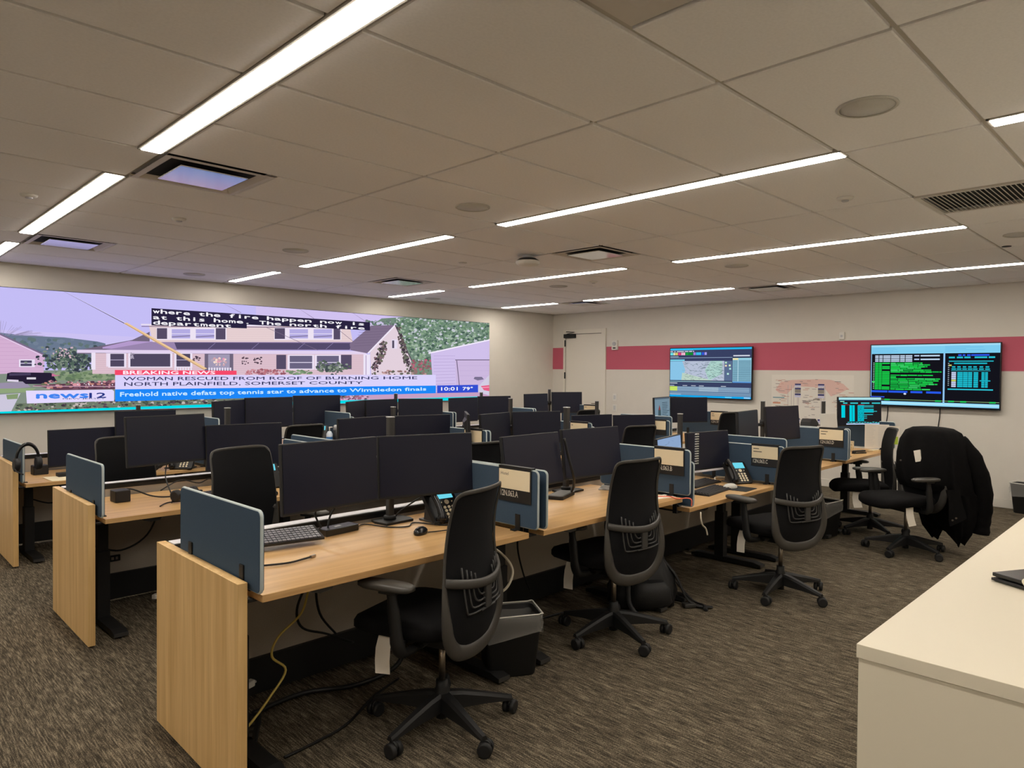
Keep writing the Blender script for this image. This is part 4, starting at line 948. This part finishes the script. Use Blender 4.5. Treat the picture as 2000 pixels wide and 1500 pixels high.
def d_tv2(p):
    p.rect(0, 0, 1, 1, (20, 20, 28)); p.rect(0, 0, 1, .145, (130, 210, 245)); p.rect(0, .0, 1, .03, (165, 225, 250))
    for i in range(5): p.rect(.01, .05+i*.02, rnd.uniform(.15, .28), .056+i*.02, (110, 190, 235)); p.rect(.6, .03+i*.02, rnd.uniform(.7, .9), .036+i*.02, (105, 185, 235))
    p.rect(.0, .145, .006, .93, (150, 200, 245)); p.rect(.588, .145, .601, .94, (150, 205, 250))
    for i, y in enumerate((.17, .198, .228, .256)):
        xs = [.035, .07, .105, .17, .245, .29, .35]
        for a, b in zip(xs, xs[1:]): p.rect(a, y, b-.006, y+.019, (205, 225, 250))
        if i in (0, 2): p.rect(.36, y, .40, y+.02, (190, 210, 245)); p.rect(.41, y, .56, y+.022, (200, 225, 250))
    lens = [.43, .49, .47, .42, .5, .58, .16, .52, .22, .57, .57, .52, .55, .47, .42, .51]
    for i, e in enumerate(lens):
        y = .29+i*.0283
        for a, b in ((.035, .065), (.068, .093), (.096, .16)):
            if not (a > .09 and i in (1, 4, 13)): p.rect(a, y, b, y+.0225, (25, 205, 75))
        x = .168
        while x < e-.02:
            b = min(e, x+rnd.uniform(.04, .09)); p.rect(x, y, b-.004, y+rnd.uniform(.017, .024), rnd.choice([(30, 215, 80), (20, 190, 70), (60, 225, 110)])); x = b
        p.rect(.02, y, .03, y+.012, (170, 220, 190))
    p.rect(.012, .60, .035, .622, (90, 240, 130))
    for a, b in ((.01, .145), (.152, .31), (.335, .43), (.46, .575)): p.rect(a, .752, b, .785, (40, 90, 235))
    p.rect(.0, .85, .12, .868, (50, 90, 235)); p.poly([(.29+.012*math.cos(k), .80+.016*math.sin(k)) for k in range(6)], (225, 235, 255))
    p.rect(0, .895, 1, .902, (150, 190, 130))
    for a in (.12, .53, .63, .72, .93): p.rect(a, .89, a+.045, .912, (35, 200, 90))
    p.rect(0, .925, 1, .985, (150, 220, 250)); p.rect(0, .945, 1, .96, (190, 240, 255))
    for a, b in ((.70, .725), (.733, .752), (.765, .79), (.795, .925)): p.rect(a, .165, b, .19, (50, 90, 240))
    for a in (.63, .69, .745, .82, .865, .92): p.rect(a, .2, a+.045, .225, (40, 195, 215))
    p.rect(.63, .265, .955, .278, (40, 200, 220)); p.rect(.67, .295, .91, .315, (30, 190, 210)); p.rect(.63, .325, .652, .345, (220, 220, 110))
    for i, x in enumerate((.655, .695, .735, .775, .812, .857, .90)):
        p.rect(x, .35, x+.025, .37, (30, 195, 215)); p.rect(x-.003, .384, x+.03, .402, (30, 195, 215))
    p.rect(.65, .415, .935, .422, (60, 205, 225))
    for i in range(8):
        y = .44+i*.03; c = (30, 190, 210)
        p.rect(.652, y, .686, y+.024, (205, 215, 245) if i != 4 else (215, 225, 120))
        for a, b in ((.696, .735), (.738, .772), (.775, .805), (.815, .848), (.872, .893), (.897, .917)): p.rect(a, y, b, y+.025, c)
        if i == 4: p.rect(.858, y+.005, .935, y+.02, c)
    for i in range(12): p.rect(.625, .30+i*.031, .635, .31+i*.031, (190, 215, 225))
    p.rect(.625, .70, .955, .718, (50, 205, 225))
television('tv', 3.268, 1.822, 1.148, 1.958, 'right wall television with green and cyan text windows', d_tv2, .95)
for y, lab, e in ((3.06, 'left black power cord hanging below the right wall television', .86), (2.46, 'right black power cord hanging below the right wall television', .80)):
    cable('cord', [(XW-.02, y, 1.20), (XW-.012, y+.005, 1.05), (XW-.012, y+.02, .9), (XW-.012, y+.045, .6), (XW-.012, y+.04, .42)], .006, 'cable', lab, 'cord')
# printed diagram poster
t = thing('wall_diagram', 'large white printed road diagram with pink areas on the right wall', 'poster', (XW-.003, 4.07, 1.18))
MB().box(0, .002, -.575, .575, -.37, .37).build('sheet', mat('poster_paper', rgb(228, 222, 212), .7), t)
p = Pic((-1, 0, 0), lambda x, y: Vector((-.0004, .575-x*1.15, .37-y*.74)))
p.poly([(.05, .30), (.12, .14), (.26, .10), (.42, .09), (.58, .08), (.74, .09), (.88, .16), (.94, .25), (.84, .34), (.74, .40), (.66, .24), (.3, .22), (.2, .38), (.1, .36)], (226, 190, 180))
for x in (.21, .255, .285, .33, .345, .62, .65, .665): p.rect(x, .2, x+.006, .98, (190, 178, 180))
for x in (.30, .585):
    for yy, cc in ((.17, (66, 66, 120)), (.20, (200, 200, 225)), (.25, (66, 66, 120)), (.28, (150, 140, 130)), (.36, (66, 66, 120)), (.40, (205, 205, 230))): p.rect(x, yy, x+.075, yy+.035 if cc != (150, 140, 130) else yy+.07, cc)
    for yy, cc in ((.84, (66, 66, 120)), (.87, (200, 200, 225)), (.93, (150, 140, 140))): p.rect(x, yy, x+.07, yy+.04, cc)
pr = random.Random(3)
for _ in range(120):
    x, y = pr.choice([pr.uniform(.02, .2), pr.uniform(.36, .58), pr.uniform(.72, .95)]), pr.uniform(.08, .97); p.rect(x, y, x+pr.uniform(.02, .08), y+.008, pr.choice([(150, 140, 140), (190, 120, 110), (120, 110, 110), (200, 150, 130), (180, 170, 168)]))
p.rect(.02, .44, .17, .46, (120, 160, 170)); p.rect(.02, .54, .12, .57, (215, 150, 120)); p.rect(.40, .50, .50, .51, (70, 50, 55)); p.rect(.40, .53, .48, .54, (90, 50, 55)); p.rect(.53, .46, .61, .47, (80, 60, 60))
p.build('print', pic_mat('poster_print', 1, False), t)

# ------------------------------------------------------------------ the video wall
YS = YW-.06
t = thing('video_wall', 'huge lit video wall showing a television news picture of a house', 'screen', (0, 0, 0))
A = at(-62, 556, 1, YS); B = at(955.5, 632, 1, YS); zb = at(300, 796, 1, YS).z
zt = at(500, 597.5, 1, YS).z
MB().box(A.x-.012, B.x+.006, YS+.0006, YW-.003, zb-.02, zt+.006, .002).build('cabinet', 'blackg', t)
X0 = A.x
def mp_(x, y):
    q = at(x, y, 1, YS); return Vector((min(max(q.x, X0), B.x), YS, min(max(q.z, zb-.018), zt)))
p = Pic((0, -1, 0), mp_); p.step = .00006
P = p.poly
P([(-80, 540), (960, 620), (960, 790), (-80, 830)], (192, 185, 240))
P([(-80, 640), (300, 660), (300, 700), (-80, 700)], (200, 190, 238)); P([(500, 590), (960, 620), (960, 650), (500, 625)], (205, 190, 235))
P([(-80, 640), (10, 651), (60, 656), (125, 659), (190, 667), (206, 671), (206, 705), (-80, 705)], (104, 118, 140))
rr = random.Random(11); random.seed(4)
p.blobs(120, lambda: (rr.uniform(10, 200), rr.uniform(662, 700)), 2, 5, [(88, 106, 122), (112, 126, 146), (96, 114, 116)], 1.6)
for i in range(26):
    x = rr.uniform(0, 90); p.line((x*.4, 655), (x, 624+x*.32+rr.uniform(0, 8)), .5, (150, 140, 175))
P([(-80, 725), (225, 722), (225, 810), (-80, 820)], (128, 140, 128))
P([(-80, 752), (48, 745), (60, 756), (-80, 768)], (150, 140, 165)); P([(-80, 760), (70, 758), (60, 766), (-80, 770)], (140, 160, 120))
P([(-80, 775), (40, 768), (20, 808), (-80, 815)], (200, 195, 215)); P([(12, 771), (36, 769), (34, 779), (14, 780)], (130, 150, 110))
# neighbour's house, car, bush
P([(-80, 600), (0, 652), (88, 693), (85, 728), (-80, 732)], (208, 172, 206)); p.line((-10, 648), (89, 694), 3, (120, 105, 135)); p.line((-10, 651), (88, 697), 1.4, (225, 205, 235))
for i in range(9): p.line((-60, 662+i*8), (min(86, 20+i*9), 664+i*7.6), .5, (190, 150, 190))
p.rect(37, 702, 68, 717, (230, 220, 240)); p.rect(40, 704, 62, 715, (70, 64, 92)); p.line((40, 709.5), (62, 709.5), 1.4, (220, 210, 235))
p.blobs(560, lambda: (rr.gauss(140, 28), rr.gauss(705, 11)), 1.2, 3.6, [(62, 74, 78), (80, 98, 88), (96, 116, 100), (126, 138, 126), (52, 58, 70)], 1.4)
p.blobs(30, lambda: (rr.gauss(125, 16), rr.gauss(690, 7)), 1, 2.4, [(215, 180, 195), (190, 170, 185)])
P([(14, 729), (22, 727), (98, 728), (110, 733), (112, 744), (88, 750), (50, 750), (44, 745), (12, 744)], (38, 30, 52)); P([(18, 729), (60, 728), (60, 733), (18, 734)], (70, 62, 90)); p.rect(52, 737, 70, 741, (210, 205, 215)); P([(14, 741), (36, 742), (36, 746), (14, 745)], (215, 205, 225)); p.rect(101, 730, 117, 735, (200, 110, 150))
P([(105, 735), (180, 723), (230, 722), (230, 742), (110, 743)], (128, 146, 116)); p.blobs(60, lambda: (rr.uniform(110, 225), rr.uniform(727, 742)), 1.5, 4, [(110, 132, 98), (140, 156, 124), (96, 116, 92)], 2)
P([(64, 752), (225, 745), (225, 760), (110, 762)], (96, 60, 78)); p.blobs(70, lambda: (rr.uniform(84, 222), rr.uniform(743, 758)), 1.2, 3.5, [(190, 130, 120), (120, 80, 96), (80, 54, 70), (214, 150, 160), (110, 110, 90)], 1.8)
p.line((64, 754), (225, 755), 1.6, (190, 150, 170)); p.blobs(8, lambda: (rr.uniform(140, 220), rr.uniform(747, 753)), 1, 2, [(220, 205, 215)])
# trees on the right
P([(718, 640), (745, 622), (790, 618), (860, 622), (960, 630), (960, 735), (790, 735), (770, 660)], (112, 136, 120))
p.blobs(1300, lambda: (rr.uniform(775, 957), rr.uniform(622, 705)), .9, 3, [(84, 112, 92), (104, 134, 108), (132, 160, 130), (158, 178, 160), (70, 92, 84), (196, 200, 210)], 1.3)
p.blobs(60, lambda: (rr.uniform(716, 775), rr.uniform(626, 640)), 1.2, 3.6, [(84, 108, 96), (110, 124, 120), (196, 190, 220)], 1.6)
p.blobs(50, lambda: (rr.uniform(800, 842), rr.uniform(704, 722)), 1.2, 3.4, [(180, 100, 120), (150, 84, 100), (120, 100, 96)])
# main house
P([(152, 684), (258, 664), (292, 648), (292, 686), (152, 690)], (112, 100, 122)); P([(200, 678), (252, 666), (340, 668), (340, 681), (200, 681)], (176, 150, 200))
P([(290, 634), (682, 634), (690, 676), (300, 676)], (226, 204, 206))
for i in range(9): p.line((302, 640+i*4.2), (684, 640+i*4.2), .45, (206, 180, 190))
p.line((275, 634), (690, 637), 3, (226, 216, 236)); p.line((276, 637.5), (690, 640), 1.4, (120, 100, 130))
for x in (305, 330, 382, 421, 440, 536, 556, 640, 665): pass
for a in (306, 536):
    p.rect(a-1, 640, a+136 if a < 400 else a+130, 664, (232, 222, 238)); p.rect(a, 641, a+20, 662, (84, 74, 100)); p.rect(a+115, 641, a+134 if a < 400 else a+128, 663, (84, 74, 100))
    for q in (29, 76):
        p.rect(a+q, 643, a+q+36, 661, (176, 168, 222)); p.line((a+q, 652), (a+q+36, 652), 1, (235, 228, 245)); p.line((a+q, 658), (a+q+36, 656), 2, (130, 120, 160))
P([(292, 668), (690, 668), (684, 684), (200, 684)], (150, 130, 170)); P([(340, 669), (690, 670), (682, 683), (345, 682)], (82, 72, 104))
for x in (420, 505, 595, 650): p.line((x, 670), (x-14, 682), 1, (130, 118, 160))
P([(150, 683), (715, 686), (715, 692), (150, 689)], (222, 206, 234)); p.line((150, 690), (712, 693), 1.6, (120, 104, 130))
P([(180, 690), (722, 692), (722, 735), (180, 730)], (216, 188, 200))
for i in range(10): p.line((185, 693+i*3.8), (720, 694+i*3.8), .45, (196, 166, 184))
p.rect(178, 689, 186, 722, (232, 222, 240)); p.rect(207, 690, 216, 716, (230, 216, 236))
for a, b in ((215, 242), (254, 332), (344, 371)): p.rect(a-4, 690, b+4, 718, (232, 222, 240)); p.rect(a, 691, b, 716, (78, 70, 94))
p.line((215, 703), (242, 703), 1, (190, 180, 210)); p.line((344, 703), (371, 703), 1, (190, 180, 210)); p.blobs(16, lambda: (rr.uniform(254, 262), rr.uniform(690, 702)), 1, 2.2, [(170, 160, 180)])
p.rect(399, 691, 455, 724, (110, 100, 122)); p.rect(406, 692, 448, 722, (158, 150, 176)); p.blobs(34, lambda: (427+rr.gauss(0, 6), 706+rr.gauss(0, 5)), 1.2, 3.2, [(222, 190, 190), (240, 214, 200), (200, 160, 170), (226, 150, 180)])
for x0 in (376, 462, 486): p.blobs(14, lambda: (x0+rr.uniform(0, 14)+(10 if x0 > 400 else 0), rr.uniform(696, 712)), .8, 2, [(60, 50, 66), (90, 70, 84)], 1.5)
for i in range(16): p.rect(340+i*5.2+(30 if i > 6 else 0), 718, 343+i*5.2+(30 if i > 6 else 0), 727, (228, 220, 238))
for a, b in ((539, 558), (664, 686)): p.rect(a, 693, b, 721, (84, 74, 100))
for a, b in ((565, 609), (618, 661)): p.rect(a-4, 693, b+4, 722, (230, 220, 238)); p.rect(a, 695, b, 720, (104, 98, 126)); p.line((a, 708), (b, 708), 1.4, (220, 212, 234))
p.blobs(120, lambda: (rr.gauss(646, 14), rr.gauss(718, 5)), 1.2, 3.6, [(84, 96, 88), (112, 124, 110), (66, 74, 78), (140, 150, 140)], 1.4)
p.blobs(60, lambda: (rr.uniform(480, 556), rr.uniform(722, 731)), 1.2, 3, [(180, 110, 120), (150, 90, 104), (200, 140, 150)], 1.6); p.blobs(30, lambda: (rr.uniform(556, 606), rr.uniform(724, 731)), 1.2, 3, [(130, 156, 120), (110, 134, 104)], 1.6)
p.rect(709, 692, 722, 732, (232, 224, 242)); p.rect(713, 694, 715, 732, (186, 170, 200))
P([(682, 672), (724, 636), (771, 635), (716, 690), (684, 684)], (124, 108, 134)); 
for i in range(7): p.line((690+i*2, 676-i*5.4), (752-i*-2, 670-i*5.0) if False else (726+i*6, 674-i*5.4), .5, (104, 90, 116))
P([(771, 636), (802, 702), (802, 733), (724, 733), (722, 688)], (222, 204, 216)); p.line((718, 690), (771, 635), 2.6, (236, 228, 244)); p.line((771, 635), (803, 704), 2.2, (90, 82, 92))
p.rect(764, 663, 775, 681, (226, 216, 236)); p.rect(765, 665, 769, 680, (80, 72, 92))
p.blobs(150, lambda: (lambda u: (728+u*22+rr.uniform(-5, 7), 722-(u*52)+rr.uniform(-8, 10)))(rr.random()), 1, 3.2, [(74, 62, 72), (96, 84, 84), (110, 110, 96), (60, 50, 62), (130, 100, 110)])
p.blobs(150, lambda: (lambda u: (776+u*22+rr.uniform(-3, 5), 648+u*72+rr.uniform(-12, 10)))(rr.random()), 1, 3.2, [(74, 62, 72), (96, 84, 84), (108, 112, 100), (60, 50, 62)])
p.blobs(40, lambda: (rr.uniform(726, 850), rr.uniform(724, 732)), 1, 3, [(190, 150, 150), (140, 110, 110), (100, 100, 90)], 1.6)
# garage and silver car at the right edge
P([(840, 689), (850, 686), (957, 664), (960, 775), (846, 772)], (204, 188, 230)); p.line((836, 690), (957, 664), 2.6, (238, 230, 248))
for i in range(12): p.line((846, 695+i*6.2), (888, 695+i*6), .7, (176, 158, 204))
P([(888, 703), (957, 703), (957, 752), (890, 754)], (200, 180, 218)); p.line((888, 703), (957, 703), 1.6, (110, 96, 124)); p.line((891, 704), (896, 752), 1.6, (110, 96, 124))
for i in range(4): p.line((896, 714+i*10), (957, 714+i*10), .5, (184, 162, 206))
P([(925, 768), (936, 752), (957, 732), (960, 780), (925, 778)], (206, 200, 222)); P([(924, 740), (926, 736), (940, 736), (944, 741), (932, 743)], (120, 110, 140)); P([(938, 754), (957, 752), (957, 764), (944, 762)], (226, 90, 130)); p.line((940, 757), (957, 756), 1, (245, 190, 210))
# road and flower border along the bottom
P([(480, 774), (925, 764), (960, 772), (960, 785), (480, 800)], (196, 156, 190)); P([(30, 788), (222, 780), (480, 772), (700, 764), (700, 776), (480, 790), (30, 812)], (110, 120, 104))
p.blobs(420, lambda: (lambda u: (30+u*640, 797-u*24+rr.uniform(-7, 7)))(rr.random()), 1, 3, [(72, 84, 72), (104, 120, 92), (128, 136, 112), (190, 180, 176), (90, 70, 84), (60, 56, 62)], 1.6)
p.blobs(60, lambda: (rr.uniform(664, 720), rr.uniform(772, 780)), 1, 2.4, [(160, 100, 130), (90, 70, 90), (210, 170, 200)], 1.6)
# ladder pole and wires
p.line((124, 563), (243, 632), 1.4, (80, 66, 90)); p.line((125, 562), (244, 631), .6, (240, 236, 250)); P([(241, 632), (247, 630), (404, 720), (396, 722)], (232, 196, 150)); p.line((243, 632), (398, 722), 1, (170, 130, 90))
for a, b in (((435, 590), (470, 611)), ((584, 603), (612, 622)), ((688, 610), (722, 634)), ((520, 640), (620, 684)), ((660, 644), (690, 668))): p.line(a, b, .8, (120, 104, 130))
# on-screen captions
P([(295, 602), (721.5, 629.5), (721.5, 645.5), (481, 634), (481, 641.5), (295, 635.5)], (40, 34, 62))
p.text('where the fire happen now is', [(297, 602.5), (712, 629.5), (712, 637.8), (297, 614)], (245, 243, 250), .05, True)
p.text('at this home. The north fire', [(297, 614), (712, 637.4), (712, 645.6), (297, 625.5)], (245, 243, 250), .05, True)
p.text('department', [(297, 624.5), (452, 632), (452, 642), (297, 636)], (245, 243, 250), .05, True)
P([(223.5, 722.5), (461, 724), (461, 732), (223.5, 732.5)], (240, 72, 104)); p.text('BREAKING NEWS', [(240, 724.2), (419, 725), (419, 730.8), (240, 731)], (250, 235, 245), .06)
P([(224, 732.5), (850, 732), (850, 753), (224, 760.5)], (214, 206, 246))
p.text('WOMAN RESCUED FROM ROOF OF BURNING HOME', [(240, 736.2), (813.5, 735.2), (813.5, 740.6), (240, 743)], (46, 50, 90), .02)
p.text('NORTH PLAINFIELD, SOMERSET COUNTY', [(242, 746.5), (707.5, 744.6), (707.5, 750.6), (242, 755)], (46, 50, 90), .02)
P([(224, 760.5), (850, 753), (850, 768), (224, 784)], (28, 132, 242)); p.text('Freehold native defats top tennis star to advance to Wimbledon finals', [(234, 766), (831, 756.5), (831, 764.5), (234, 777)], (200, 232, 252), .06)
P([(852.5, 752.8), (932.5, 751.4), (932.5, 766.2), (852.5, 767.8)], (48, 76, 205)); p.text('10:01', [(860.5, 756.3), (892.5, 755.8), (892.5, 762.4), (860.5, 762.8)], (245, 246, 252), .06); p.text('79\u00b0', [(902.5, 755.8), (922, 755.4), (922, 761.8), (902.5, 762.2)], (245, 246, 252), .06)
P([(50, 763), (218, 760.8), (222, 764), (222, 783), (52, 788)], (222, 212, 248)); p.text('news', [(71, 770), (171, 769), (171, 777), (71, 778.2)], (64, 130, 235), .09); p.text('12', [(174, 767.5), (206, 767), (206, 776.6), (174, 777)], (40, 54, 130), .06); p.text('NEW JERSEY', [(122, 777.6), (205, 777), (205, 780), (122, 780.6)], (60, 66, 120), .01)
P([(-80, 806.5), (415, 789.3), (957, 773.5), (957, 780), (415, 795), (-80, 812)], (0, 214, 226))
p.build('picture', pic_mat('video_wall_picture', WALLSCREEN), t)
